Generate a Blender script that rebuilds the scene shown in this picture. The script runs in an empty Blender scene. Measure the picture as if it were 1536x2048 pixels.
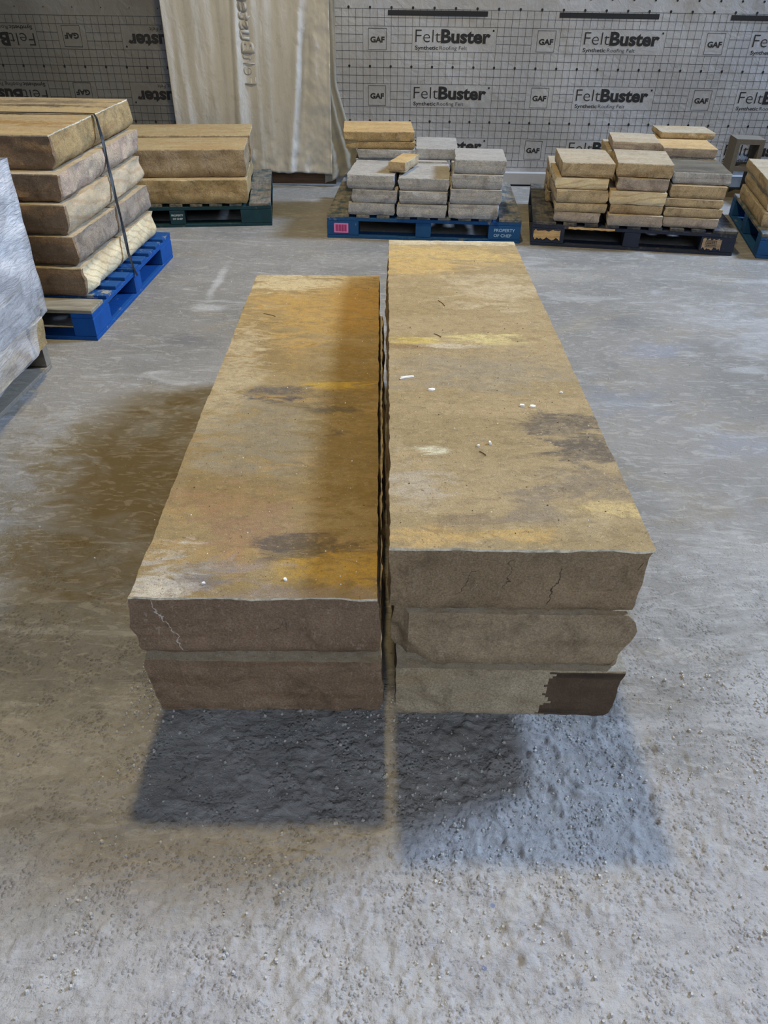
import bpy, math, random
import numpy as np
from mathutils import Vector, Matrix
S = bpy.context.scene
COL = S.collection

# ------------------------------------------------------------------ camera
H = 1.4
th, ro, FPX = math.radians(36.4), math.radians(0.88), 1479.0
F = Vector((0, math.cos(th), -math.sin(th)))
R0 = Vector((1, 0, 0)); U0 = R0.cross(F)
Rv = R0 * math.cos(ro) + U0 * math.sin(ro); Uv = U0 * math.cos(ro) - R0 * math.sin(ro)
cd = bpy.data.cameras.new('camera'); cam = bpy.data.objects.new('camera', cd); COL.objects.link(cam)
cam.matrix_world = Matrix(((Rv.x, Uv.x, -F.x, 0), (Rv.y, Uv.y, -F.y, 0), (Rv.z, Uv.z, -F.z, H), (0, 0, 0, 1)))
cd.sensor_fit = 'HORIZONTAL'; cd.sensor_width = 36; cd.lens = 36 * FPX / 1536
cd.clip_start = 0.05; cd.clip_end = 100
S.camera = cam

# ------------------------------------------------------------------ light
W = bpy.data.worlds.new('world'); S.world = W; W.use_nodes = True
bg = W.node_tree.nodes['Background']
bg.inputs[0].default_value = (0.88, 0.92, 1.0, 1); bg.inputs[1].default_value = 0.07

def area(name, loc, to, size, power, col):
    l = bpy.data.lights.new(name, 'AREA'); l.shape = 'DISK'; l.size = size; l.energy = power; l.color = col
    o = bpy.data.objects.new(name, l); COL.objects.link(o); o.location = loc
    o.rotation_euler = (Vector(to) - Vector(loc)).to_track_quat('-Z', 'Y').to_euler()
    return o
area('high_bay_lamp', (-0.23, 3.12, 5.0), (-0.23, 2.6, 0), 0.32, 172, (1.0, 0.77, 0.37))
area('skylight', (8.7, 5.3, 7.4), (0.4, 2.2, 0), 2.1, 1900, (0.55, 0.72, 1.0))
area('daylight_opening', (1.0, -4.5, 4.2), (0.3, 0.6, 0), 3.0, 235, (0.76, 0.85, 1.0))
S.view_settings.view_transform = 'Standard'; S.view_settings.look = 'None'
S.view_settings.gamma = 1; S.view_settings.use_curve_mapping = False
S.view_settings.exposure = 0.04

# ------------------------------------------------------------------ noise
def _h(ix, iy, iz, s):
    n = (ix * 374761393 + iy * 668265263 + iz * 2147483647 + s * 1274126177) & 0xffffffff
    n = ((n ^ (n >> 13)) * 1274126177) & 0xffffffff
    n = ((n ^ (n >> 16)) * 2246822519) & 0xffffffff
    return ((n ^ (n >> 15)) & 0xffff) / 32767.5 - 1.0
def vn(x, y, z, s=0):
    x = np.asarray(x, float); y = np.asarray(y, float) + 0 * x; z = np.asarray(z, float) + 0 * x
    ix, iy, iz = np.floor(x).astype(np.int64), np.floor(y).astype(np.int64), np.floor(z).astype(np.int64)
    fx, fy, fz = x - ix, y - iy, z - iz
    u, v, w = [t * t * (3 - 2 * t) for t in (fx, fy, fz)]
    r = 0
    for a in (0, 1):
        for b in (0, 1):
            for c in (0, 1):
                r = r + _h(ix + a, iy + b, iz + c, s) * (u if a else 1 - u) * (v if b else 1 - v) * (w if c else 1 - w)
    return r
def fbm(x, y, z, s=0, o=4, g=0.5):
    r, a, f, t = 0, 1.0, 1.0, 0
    for k in range(o):
        r = r + a * vn(np.asarray(x) * f, np.asarray(y) * f, np.asarray(z) * f, s + k * 7); t += a; a *= g; f *= 2.03
    return r / t

# ------------------------------------------------------------------ node helper
class NT:
    def __init__(s, name, rough=0.85, spec=0.3):
        s.m = bpy.data.materials.new(name); s.m.use_nodes = True; s.t = s.m.node_tree
        s.b = s.t.nodes['Principled BSDF']; s.b.inputs['Roughness'].default_value = rough
        s.b.inputs['Specular IOR Level'].default_value = spec
    def n(s, k, **a):
        x = s.t.nodes.new(k)
        for q, v in a.items(): setattr(x, q, v)
        return x
    def put(s, sock, v):
        if isinstance(v, bpy.types.NodeSocket): s.t.links.new(v, sock)
        elif isinstance(v, (tuple, list)) and len(v) == 3 and len(sock.default_value) == 4: sock.default_value = (*v, 1)
        else: sock.default_value = v
    def coord(s, scale=(1, 1, 1), off=(0, 0, 0), kind='Object', rand=True, rot=(0, 0, 0)):
        c = s.n('ShaderNodeTexCoord').outputs[kind]
        if rand:
            oi = s.n('ShaderNodeObjectInfo'); ad = s.n('ShaderNodeVectorMath', operation='MULTIPLY')
            s.put(ad.inputs[0], oi.outputs['Random']); ad.inputs[1].default_value = (17.3, 9.1, 13.7)
            a2 = s.n('ShaderNodeVectorMath', operation='ADD'); s.put(a2.inputs[0], c); s.put(a2.inputs[1], ad.outputs[0]); c = a2.outputs[0]
        mp = s.n('ShaderNodeMapping'); s.put(mp.inputs[0], c)
        mp.inputs['Location'].default_value = off; mp.inputs['Rotation'].default_value = rot; mp.inputs['Scale'].default_value = scale
        return mp.outputs[0]
    def noise(s, vec, scale, detail=5, rough=0.55, dist=0):
        x = s.n('ShaderNodeTexNoise'); s.put(x.inputs['Vector'], vec)
        x.inputs['Scale'].default_value = scale; x.inputs['Detail'].default_value = detail
        x.inputs['Roughness'].default_value = rough; x.inputs['Distortion'].default_value = dist
        return x.outputs[0]
    def step(s, v, a, b, lo=0.0, hi=1.0):
        x = s.n('ShaderNodeMapRange'); s.put(x.inputs[0], v)
        x.inputs[1].default_value = a; x.inputs[2].default_value = b; x.inputs[3].default_value = lo; x.inputs[4].default_value = hi
        x.interpolation_type = 'SMOOTHSTEP'
        return x.outputs[0]
    def math(s, op, a, b=0.0):
        x = s.n('ShaderNodeMath', operation=op); s.put(x.inputs[0], a); s.put(x.inputs[1], b); return x.outputs[0]
    def mix(s, f, a, b, mode='MIX'):
        x = s.n('ShaderNodeMix', data_type='RGBA', blend_type=mode)
        s.put(x.inputs[0], f); s.put(x.inputs[6], a); s.put(x.inputs[7], b); return x.outputs[2]
    def bump(s, h, strength=0.5, dist=0.01, prev=None):
        x = s.n('ShaderNodeBump'); x.inputs['Strength'].default_value = strength; x.inputs['Distance'].default_value = dist
        s.put(x.inputs['Height'], h)
        if prev is not None: s.put(x.inputs['Normal'], prev)
        return x.outputs[0]
    def out(s, col, nrm=None, rough=None):
        s.put(s.b.inputs['Base Color'], col)
        if nrm is not None: s.put(s.b.inputs['Normal'], nrm)
        if rough is not None: s.put(s.b.inputs['Roughness'], rough)
        return s.m
    def blot(s, base, vec, cx, cy, rx, ry, col, strength, nz, k=5.5, soft=0.45, speck=None):
        """an irregular elliptical patch of colour lying at cx, cy on the stone"""
        mp = s.n('ShaderNodeMapping', vector_type='POINT'); s.put(mp.inputs[0], vec)
        mp.inputs['Location'].default_value = (-cx / rx, -cy / ry, 0); mp.inputs['Scale'].default_value = (1 / rx, 1 / ry, 0)
        ln = s.n('ShaderNodeVectorMath', operation='LENGTH'); s.put(ln.inputs[0], mp.outputs[0])
        d = s.math('ADD', ln.outputs['Value'], s.math('MULTIPLY', s.math('SUBTRACT', nz, 0.5), k))
        f = s.step(d, 1.05, soft, 0, strength)
        if speck is not None: f = s.math('MULTIPLY', f, speck)
        return s.mix(f, base, col)

# ------------------------------------------------------------------ stone materials
def stone_top(name, c1, c2, c3, dark, blots=(), rust=0.5, darkamt=0.6, rand=True, streak=(1.2, 4.5, 3), dust=(0.6, 0.55, 0.46), dustamt=0.35, rough=0.8):
    s = NT(name, rough, 0.28)
    raw = s.n('ShaderNodeTexCoord').outputs['Object']
    v = s.coord(streak, rand=rand)
    vi = s.coord((1, 1, 1), rand=rand)
    c = s.mix(s.step(s.noise(v, 1.6, 7, 0.6, 0.4), 0.36, 0.62), c1, c2)
    c = s.mix(s.step(s.noise(s.coord(streak, (3.1, 5.7, 1), rand=rand), 2.6, 8, 0.62, 0.8), 0.50, 0.66, 0, rust), c, c3)
    nz = s.noise(s.coord((1, 2.4, 2), (7, 2, 1), rand=rand), 8.0, 12, 0.74, 0.9)
    spk = s.step(s.noise(s.coord((1, 1.6, 1), (1, 1, 4), rand=rand), 55, 9, 0.8, 0.4), 0.36, 0.56, 0.45, 1.0)
    for b in blots: c = s.blot(c, raw, *b[:5], min(1.0, b[5] * 1.2), nz, 5.0, 0.35, spk)
    c = s.mix(s.step(s.noise(s.coord((1, 3, 2), (9, 5, 1), rand=rand), 4.5, 9, 0.7, 1.2), 0.60, 0.74, 0, darkamt), c, dark)
    c = s.mix(s.step(s.noise(vi, 9, 8, 0.7), 0.50, 0.72, 0, dustamt), c, dust)
    g = s.noise(vi, 420, 3, 0.7)
    c = s.mix(s.step(g, 0.3, 0.7, 0.42, 0.0), c, (0.10, 0.08, 0.06))
    c = s.mix(s.step(s.noise(s.coord((1, 1.8, 1), (2, 2, 2), rand=rand), 28, 10, 0.72, 0.6), 0.32, 0.56, 0.42, 0.0), c, (0.13, 0.095, 0.055))
    c = s.mix(s.step(s.noise(s.coord((1, 1.5, 1), (6, 2, 2), rand=rand), 48, 8, 0.8, 0.3), 0.52, 0.70, 0, min(0.55, dustamt * 1.8)), c, dust)
    c = s.mix(s.step(s.noise(vi, 130, 4, 0.7), 0.62, 0.70, 0, 0.75), c, (0.07, 0.05, 0.035))
    c = s.mix(s.step(s.noise(vi, 160, 2, 0.5), 0.66, 0.74, 0, 0.5), c, dust)
    b = s.bump(g, 0.6, 0.003, s.bump(s.noise(vi, 40, 8, 0.75), 0.5, 0.008))
    return s.out(c, b)

def stone_side(name, c1, c2, c3, amt=0.6, strata=14, bumpy=0.6, cracks=(), fleck=0.40):
    s = NT(name, 0.9, 0.2)
    v = s.coord((1.2, 1.2, strata)); vi = s.coord()
    c = s.mix(s.step(s.noise(s.coord((2.2, 2.2, 3.5)), 2.2, 8, 0.62, 0.5), 0.38, 0.62), c1, c2)
    c = s.mix(s.step(s.noise(v, 2.0, 6, 0.55, 0.6), 0.50, 0.66, 0, amt), c, c3)
    g = s.noise(vi, 260, 4, 0.75)
    c = s.mix(s.step(g, 0.32, 0.68, 0.5, 0.0), c, (0.07, 0.05, 0.035))
    c = s.mix(s.step(s.noise(s.coord((1, 1, 0.45)), 130, 5, 0.7, 1.0), 0.54, 0.70, 0, fleck), c, (0.58, 0.50, 0.40))
    c = s.mix(s.step(s.noise(s.coord((1, 1, .8)), 14, 9, 0.72, 0.5), 0.30, 0.52, 0.5, 0.0), c, (0.09, 0.06, 0.035))  # dark mottling painted in as shade in the rock's hollows
    if cracks:
        raw = s.n('ShaderNodeTexCoord').outputs['Object']; sx = s.n('ShaderNodeSeparateXYZ'); s.put(sx.inputs[0], raw)
        wob = s.math('MULTIPLY', s.math('SUBTRACT', s.noise(raw, 28, 4, 0.6), 0.5), 0.05)
        for x0, sl, z0, z1, wd, col, st in cracks:
            d = s.math('ABSOLUTE', s.math('ADD', s.math('SUBTRACT', s.math('SUBTRACT', sx.outputs[0], x0), s.math('MULTIPLY', sx.outputs[2], sl)), wob))
            zc = s.math('ABSOLUTE', s.math('SUBTRACT', sx.outputs[2], (z0 + z1) / 2))
            k = s.math('MULTIPLY', s.step(d, wd, wd * 0.3), s.step(zc, (z1 - z0) / 2, (z1 - z0) / 2 - 0.012))
            c = s.mix(s.math('MULTIPLY', k, st), c, col)
    b = s.bump(g, 0.6, 0.004, s.bump(s.noise(s.coord((1, 1, 0.7)), 18, 10, 0.68, 0.3), min(1, bumpy * 1.6), 0.035))
    return s.out(c, b)

def banded(name, c1, c2, line, sc=9, rot=0.5):
    s = NT(name, 0.88, 0.2); vi = s.coord()
    w = s.n('ShaderNodeTexWave'); w.wave_type = 'BANDS'; w.bands_direction = 'Z'
    s.put(w.inputs['Vector'], s.coord((0.6, 1, 1), rot=(rot, 0.2, 0)))
    w.inputs['Scale'].default_value = sc; w.inputs['Distortion'].default_value = 7; w.inputs['Detail'].default_value = 3; w.inputs['Detail Scale'].default_value = 0.7
    c = s.mix(s.step(s.noise(vi, 5, 6, .6), .38, .62), c1, c2)
    c = s.mix(s.step(w.outputs[1], 0.72, 0.99, 0, 0.38), c, line)
    g = s.noise(vi, 260, 4, 0.75)
    c = s.mix(s.step(g, 0.32, 0.68, 0.3, 0.0), c, (0.12, 0.08, 0.05))
    return s.out(c, s.bump(g, 0.4, 0.003, s.bump(s.noise(vi, 18, 9, 0.68, 0.3), 0.7, 0.02)))
def rim_mat(name, col):
    s = NT(name, 0.8, 0.25); vi = s.coord()
    return s.out(s.mix(s.step(s.noise(vi, 60, 6, 0.7), 0.35, 0.6), tuple(q * 0.55 for q in col), col), s.bump(s.noise(vi, 120, 5, 0.7), 0.6, 0.006))

TAN, GOLD, RUST, GREYB = (0.50, 0.42, 0.30), (0.56, 0.42, 0.20), (0.38, 0.21, 0.09), (0.42, 0.37, 0.31)
DK = (0.10, 0.085, 0.075)
DKC = (0.05, 0.035, 0.025)
RIM_TAN = rim_mat('bruised_tan_edge', (0.72, 0.66, 0.52))
RIM_GREY = rim_mat('bruised_grey_edge', (0.66, 0.68, 0.70))
BROWN_SIDE = stone_side('brown_rock_face', (0.44, 0.305, 0.195), (0.34, 0.235, 0.15), (0.25, 0.15, 0.08), 0.5, 16, 0.55)
OLIVE_SIDE = stone_side('olive_rock_face', (0.55, 0.425, 0.27), (0.46, 0.35, 0.22), (0.33, 0.24, 0.14), 0.4, 12, 0.5)
TAN_SIDE = stone_side('tan_rock_face', (0.84, 0.67, 0.42), (0.72, 0.56, 0.35), (0.48, 0.31, 0.16), 0.6, 12, 0.8)
PINK_SIDE = stone_side('pinkish_rock_face', (0.72, 0.55, 0.44), (0.78, 0.64, 0.48), (0.45, 0.33, 0.25), 0.4, 6)
GOLD_SIDE = stone_side('golden_rock_face', (0.68, 0.50, 0.25), (0.58, 0.42, 0.20), (0.36, 0.22, 0.10), 0.5, 9)
CREAM_SIDE = banded('cream_banded_rock_face', (0.88, 0.76, 0.50), (0.78, 0.62, 0.38), (0.42, 0.25, 0.12))
SWIRL_SIDE = banded('swirl_banded_rock_face', (0.60, 0.50, 0.36), (0.52, 0.42, 0.28), (0.42, 0.25, 0.12), 5, 0.2)
MAUVE_SIDE = stone_side('mauve_brown_rock_face', (0.50, 0.42, 0.34), (0.43, 0.36, 0.29), (0.33, 0.25, 0.18), 0.5, 12)
GREY_SIDE = stone_side('grey_rock_face', (0.78, 0.79, 0.81), (0.64, 0.65, 0.67), (0.42, 0.42, 0.43), 0.6, 26, 0.8)
LILAC_SIDE = stone_side('lilac_grey_rock_face', (0.74, 0.64, 0.56), (0.62, 0.53, 0.45), (0.32, 0.26, 0.22), 0.5, 20)
GREY_TOP = stone_top('grey_stone_top', (0.46, 0.44, 0.41), (0.40, 0.385, 0.36), (0.30, 0.28, 0.24), DK, rust=0.3, darkamt=0.2, dust=(0.55, 0.55, 0.53))
TAN_TOP = stone_top('tan_stone_top', (0.52, 0.44, 0.32), (0.46, 0.38, 0.26), (0.48, 0.30, 0.12), DK, rust=0.5, darkamt=0.35)
GOLD_TOP = stone_top('golden_stone_top', (0.56, 0.43, 0.22), (0.50, 0.36, 0.17), (0.46, 0.25, 0.09), DK, rust=0.6, darkamt=0.4, dustamt=0.15)
MOTTLED_TOP = stone_top('dark_mottled_stone_top', (0.15, 0.135, 0.10), (0.07, 0.065, 0.055), (0.30, 0.24, 0.16), (0.05, 0.045, 0.04), rust=0.5, darkamt=0.9, dustamt=0.03, dust=(0.35, 0.33, 0.28))
DARKBAND_TOP = stone_top('gold_stone_top_with_dark_veins', (0.52, 0.40, 0.20), (0.42, 0.32, 0.18), (0.38, 0.22, 0.08), (0.05, 0.045, 0.04), rust=0.6, darkamt=0.9, dustamt=0.15, streak=(0.8, 6, 3),
    blots=[(.45, .80, .6, .05, (0.03, 0.028, 0.025), .95), (.55, .95, .5, .09, (0.16, 0.13, 0.09), .8), (.40, .55, .35, .04, (0.07, 0.055, 0.03), .85), (.65, .30, .4, .06, (0.34, 0.19, 0.05), .8), (.2, .2, .3, .04, (0.10, 0.07, 0.03), .8)])

CRACK_BROWN = stone_side('brown_rock_face_with_pale_vein', (0.44, 0.305, 0.20), (0.34, 0.235, 0.155), (0.25, 0.15, 0.085), 0.5, 16, 0.55,
    [(.090, -.34, 0, .152, .0016, (0.85, 0.80, 0.72), .8), (.25, .3, .06, .10, .001, DKC, .8), (.33, -.5, .05, .12, .001, DKC, .7)])
CRACK_OLIVE = stone_side('olive_rock_face_with_cracks', (0.48, 0.35, 0.21), (0.39, 0.285, 0.17), (0.29, 0.20, 0.11), 0.4, 12, 0.5,
    [(.110, .45, .035, .11, .0013, DKC, .85), (.205, .12, .05, .135, .0012, DKC, .8), (.300, .12, .01, .115, .0016, DKC, .9), (.125, .5, .04, .08, .001, (0.7, 0.6, 0.48), .6)])

# ------------------------------------------------------------------ object helpers
def tag(o, label, cat, group=None):
    o['label'] = label; o['category'] = cat
    if group: o['group'] = group
    return o
def mesh_obj(name, verts, faces, mats, idx=None, parent=None, smooth=False, loc=None, rz=0, sharp=None):
    me = bpy.data.meshes.new(name)
    me.from_pydata([tuple(v) for v in verts], [], faces)
    for m in (mats if isinstance(mats, (list, tuple)) else [mats]): me.materials.append(m)
    if idx is not None: me.polygons.foreach_set('material_index', list(idx))
    if smooth:
        me.polygons.foreach_set('use_smooth', [True] * len(me.polygons))
        if sharp: me.set_sharp_from_angle(angle=sharp)
    me.update()
    o = bpy.data.objects.new(name, me); COL.objects.link(o)
    if parent: o.parent = parent
    if loc is not None: o.location = loc
    o.rotation_euler[2] = rz
    return o
def empty(name, loc, rz=0):
    o = bpy.data.objects.new(name, None); COL.objects.link(o); o.location = loc; o.rotation_euler[2] = rz; o.empty_display_size = 0.1
    return o

class MB:
    def __init__(s): s.v = []; s.f = []; s.i = []
    def add(s, vs, fs, mi=0):
        n = len(s.v); s.v += [tuple(p) for p in vs]; s.f += [tuple(n + k for k in q) for q in fs]; s.i += [mi] * len(fs)
    def box(s, x0, x1, y0, y1, z0, z1, mi=0, j=0.0, bev=0.0):
        """box with slightly chamfered long edges and a little irregularity"""
        r = random.uniform
        if bev <= 0:
            P = [(x, y, z) for z in (z0, z1) for x, y in ((x0, y0), (x1, y0), (x1, y1), (x0, y1))]
            P = [(x + r(-j, j), y + r(-j, j), z) for x, y, z in P]
            s.add(P, [(3, 2, 1, 0), (4, 5, 6, 7), (0, 1, 5, 4), (1, 2, 6, 5), (2, 3, 7, 6), (3, 0, 4, 7)], mi); return
        P = []
        jj = [(r(-j, j), r(-j, j)) for _ in range(4)]
        for z, e in ((z0, bev), (z0 + bev, 0), (z1 - bev, 0), (z1, bev)):
            for q, (x, y) in enumerate(((x0 + e, y0 + e), (x1 - e, y0 + e), (x1 - e, y1 - e), (x0 + e, y1 - e))):
                P.append((x + jj[q][0], y + jj[q][1], z))
        fs = [(3, 2, 1, 0), (12, 13, 14, 15)]
        for k in range(3):
            for q in range(4):
                a, b = k * 4 + q, k * 4 + (q + 1) % 4
                fs.append((a, b, b + 4, a + 4))
        s.add(P, fs, mi)
    def build(s, name, mats, parent=None, **k): return mesh_obj(name, s.v, s.f, mats, s.i, parent, **k)

def interp(pr, t):
    return np.interp(t, [p[0] for p in pr], [p[1] for p in pr]) if pr else 0 * t

def rock(name, x0, y0, z0, w, d, t, yaw, mats, seed, res=0.03, amp=0.006, prof=None, jag=0.003, topamp=0.001, facet=None, zjit=0.004, freq=9, side_alt=None, under=0.0, lat=1.0):
    """split-faced stone slab, origin at its front left base corner. mats = top, side, rim. prof = outline offsets of
    each side over the height (0 base .. 1 top). facet = (side, function) for broken corners"""
    prof = prof or {}
    nx, ny = max(6, round(w / res)), max(6, round(d / res))
    e = min(0.005, t * 0.06)
    nzc = max(4, round(t / res))
    zl = [0, e] + list(np.linspace(e, t - e, nzc + 1)[1:-1]) + [t - e, t]
    X = np.linspace(0, w, nx + 1); Y = np.linspace(0, d, ny + 1)
    def disp(a, z, side):
        z = np.broadcast_to(z, np.shape(a)).astype(float)
        env = np.clip(np.minimum(z, t - z) / 0.018, 0, 1); env = 0.3 + 0.7 * env
        n = fbm(a * freq, z * freq * 1.3, side * 3.3, seed, 4, 0.55)
        rg = 0.5 - np.abs(fbm(a * freq * 0.6 + 5, z * freq, side * 2.1, seed + 50, 2)) * 2
        r = amp * (1.3 * n + 0.8 * rg) * env * (lat if side < 2 else 1)
        r = r + jag * fbm(a * 45, z * 30, side * 1.7, seed + 9, 3) + interp(prof.get('LRFB'[side]), z / t)
        if side == 2 and facet: r = r + facet(a, z)
        r = r - under * np.clip(1 - z / (0.10 * t), 0, 1) ** 0.7
        return r
    ring = [(i, 0) for i in range(nx)] + [(nx, j) for j in range(ny)] + [(i, ny) for i in range(nx, 0, -1)] + [(0, j) for j in range(ny, 0, -1)]
    ra = np.array(ring)
    verts = []; nr = len(ring)
    for z in zl:
        x = X[ra[:, 0]].copy(); y = Y[ra[:, 1]].copy(); zz = np.full(nr, float(z))
        if z <= 0: zz = zz + zjit * np.clip(fbm(x * 14, y * 14, 1, seed + 3, 3) * 1.4, 0, 1)
        L, Rr, Fr, B = ra[:, 0] == 0, ra[:, 0] == nx, ra[:, 1] == 0, ra[:, 1] == ny
        x0_, y0_ = x.copy(), y.copy()
        x = np.where(L, x - disp(y0_, z, 0), x); x = np.where(Rr, x + disp(y0_, z, 1), x)
        y = np.where(Fr, y - disp(x0_, z, 2), y); y = np.where(B, y + disp(x0_, z, 3), y)
        yf0, yf1 = y[0], y[nx]                      # keep the side walls behind a deeply broken front corner
        y = np.where(L & ~Fr, np.maximum(y, yf0 + 0.02 * y0_), y); y = np.where(Rr & ~Fr, np.maximum(y, yf1 + 0.02 * y0_), y)
        verts += list(zip(x, y, zz))
    faces, idx = [], []
    nl = len(zl)
    for k in range(nl - 1):
        m = 2 if k == nl - 2 else 1
        for q in range(nr):
            a, b = k * nr + q, k * nr + (q + 1) % nr
            faces.append((a, b, b + nr, a + nr)); idx.append(m)
    faces.append(tuple(range(nr - 1, -1, -1))); idx.append(1)
    top = {rc: (nl - 1) * nr + q for q, rc in enumerate(ring)}
    # the inner top vertices ease out to the jagged edge
    TX, TY = np.meshgrid(X[1:-1], Y[1:-1], indexing='ij')
    tz = t + topamp * fbm(TX * 6, TY * 6, 0, seed + 21, 4)
    for i in range(1, nx):
        for j in range(1, ny):
            top[(i, j)] = len(verts); verts.append((X[i], Y[j], tz[i - 1, j - 1]))
    # shift by interpolated side offset so that edges with large profiles do not fold
    va = np.array(verts)
    lx = va[[top[(0, j)] for j in range(ny + 1)], 0]; rx = va[[top[(nx, j)] for j in range(ny + 1)], 0]
    fy = va[[top[(i, 0)] for i in range(nx + 1)], 1]; by = va[[top[(i, ny)] for i in range(nx + 1)], 1]
    for i in range(1, nx):
        for j in range(1, ny):
            a, b = i / nx, j / ny; q = top[(i, j)]
            va[q, 0] += (1 - a) ** 4 * lx[j] + a ** 4 * (rx[j] - w)
            va[q, 1] += (1 - b) ** 8 * fy[i] + b ** 8 * (by[i] - d)
    for i in range(nx):
        for j in range(ny):
            faces.append((top[(i, j)], top[(i + 1, j)], top[(i + 1, j + 1)], top[(i, j + 1)])); idx.append(0)
    if side_alt is not None:
        for q, f in enumerate(faces):
            if idx[q] == 1:
                c = va[list(f)].mean(0)
                if side_alt(c): idx[q] = 3
    return mesh_obj(name, va, faces, mats, idx, loc=(x0, y0, z0), rz=yaw, smooth=True, sharp=math.radians(38))

# ------------------------------------------------------------------ floor
def floor():
    xs = np.unique(np.round(np.concatenate([np.linspace(-7, -1.3, 70), np.linspace(-1.3, 1.3, 560), np.linspace(1.3, 7, 70)]), 5))
    ys = np.unique(np.round(np.concatenate([np.linspace(-5, 0.25, 40), np.linspace(0.25, 1.7, 300), np.linspace(1.7, 6.5, 150)]), 5))
    Xg, Yg = np.meshgrid(xs, ys, indexing='ij')
    crumb = np.clip((1.55 - Yg) / 0.5, 0, 1) * (0.45 + 0.55 * np.clip((Xg + 0.55) / 0.35, 0, 1))
    patch = np.clip(fbm(Xg * 2.2, Yg * 2.2, 3, 5, 3) * 2 + 0.75, 0.2, 1)
    n1 = fbm(Xg * 24, Yg * 24, 0, 11, 4, 0.6)
    rid = 1 - np.abs(fbm(Xg * 19 + 3 + Yg * 6, Yg * 19, 1, 23, 4, 0.55)) * 3
    Z = 0.0016 * fbm(Xg * 7, Yg * 7, 0, 2, 3) + crumb * patch * (0.010 * np.clip(n1, 0, 1) + 0.0045 * np.clip(rid, 0, 1) ** 3 + 0.013 * np.clip(fbm(Xg * 66, Yg * 62, 2, 29, 3, 0.6) - 0.15, 0, 1))
    under = (np.abs(Xg) > 1.2) | (Yg > 1.9)
    Z = np.where(Yg > 1.9, np.minimum(Z, 0.0), Z)
    nx, ny = len(xs), len(ys)
    v = list(zip(Xg.ravel(), Yg.ravel(), Z.ravel()))
    f = [(i * ny + j, (i + 1) * ny + j, (i + 1) * ny + j + 1, i * ny + j + 1) for i in range(nx - 1) for j in range(ny - 1)]
    s = NT('dusty_concrete', 0.82, 0.3)
    c0 = s.n('ShaderNodeTexCoord').outputs['Object']
    def co(sc, off=(0, 0, 0), rz=0): return s.coord(sc, off, rand=False, rot=(0, 0, rz))
    c = s.mix(s.step(s.noise(co((1, 1, 1)), 1.3, 6, 0.6, 0.5), 0.40, 0.62), (0.205, 0.203, 0.196), (0.26, 0.253, 0.243))
    c = s.mix(s.step(s.noise(co((1, 1.6, 1), (4, 2, 0)), 2.2, 6, 0.6, 1.0), 0.50, 0.68, 0, 0.6), c, (0.26, 0.235, 0.19))
    c = s.mix(s.step(s.noise(co((0.8, 2.5, 1), (8, 3, 0), 0.15), 2.5, 7, 0.62, 1.2), 0.54, 0.70, 0, 0.55), c, (0.42, 0.43, 0.44))
    nz = s.noise(co((1, 1.5, 1), (2, 9, 0)), 4.5, 8, 0.66, 0.8)
    # the thick pale dust near the camera, a dark sandy brown patch on the left, and marks on the concrete
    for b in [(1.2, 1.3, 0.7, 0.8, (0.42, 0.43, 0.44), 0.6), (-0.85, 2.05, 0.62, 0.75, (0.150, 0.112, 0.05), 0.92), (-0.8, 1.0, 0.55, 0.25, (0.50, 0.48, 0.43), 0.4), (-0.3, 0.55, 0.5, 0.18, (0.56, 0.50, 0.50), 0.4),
              (0.97, 2.68, 0.26, 0.16, (0.20, 0.22, 0.26), 0.7), (1.25, 3.18, 0.22, 0.13, (0.24, 0.26, 0.32), 0.6), (1.3, 2.35, 0.25, 0.12, (0.26, 0.29, 0.36), 0.4),
              (-0.93, 3.2, 0.16, 0.10, (0.15, 0.15, 0.16), 0.75), (1.17, 3.5, 0.12, 0.12, (0.16, 0.16, 0.17), 0.6), (-1.02, 3.0, 0.3, 0.1, (0.24, 0.24, 0.24), 0.5),
              (-0.93, 4.0, 0.035, 0.35, (0.46, 0.47, 0.48), 0.7), (-0.9, 3.62, 0.12, 0.06, (0.42, 0.43, 0.44), 0.7), (1.9, 3.4, 0.5, 0.5, (0.40, 0.41, 0.43), 0.5),
              (0.9, 4.2, 0.5, 0.15, (0.34, 0.33, 0.30), 0.5), (-0.25, 4.4, 0.5, 0.2, (0.30, 0.29, 0.27), 0.5), (-0.53, 0.53, 0.08, 0.03, (0.70, 0.70, 0.69), 0.9)]:
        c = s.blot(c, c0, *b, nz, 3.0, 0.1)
    sy = s.n('ShaderNodeSeparateXYZ'); s.put(sy.inputs[0], c0)
    dy = s.math('ADD', sy.outputs[1], s.math('ADD', s.math('MULTIPLY', s.math('SUBTRACT', nz, 0.5), 1.1), s.math('MULTIPLY', sy.outputs[0], -0.16)))
    c = s.mix(s.step(dy, 1.35, 0.35, 0, 0.92), c, s.mix(s.step(nz, .38, .62), (0.44, 0.428, 0.435), (0.56, 0.545, 0.54)))
    sw = s.noise(co((1, 3.2, 1), (0, 0, 0), 0.62), 7.5, 8, 0.62, 2.6)
    c = s.mix(s.step(sw, 0.53, 0.60, 0, 0.30), c, s.mix(0.5, c, (0.70, 0.69, 0.67)))
    c = s.mix(s.step(s.noise(co((1, 3.0, 1), (5, 1, 0), 0.5), 9, 8, 0.66, 2.0), 0.56, 0.68, 0, 0.3), c, s.mix(0.5, c, (0.10, 0.09, 0.07)))
    c = s.mix(s.step(s.noise(co((1, 1, 1)), 60, 6, 0.75), 0.62, 0.74, 0, 0.5), c, s.mix(0.6, c, (0.10, 0.09, 0.08)))
    # blue grey chips of aggregate showing where the dust is scraped away
    vo = s.n('ShaderNodeTexVoronoi'); vo.inputs['Scale'].default_value = 46; vo.inputs['Randomness'].default_value = 1; s.put(vo.inputs['Vector'], c0)
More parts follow.
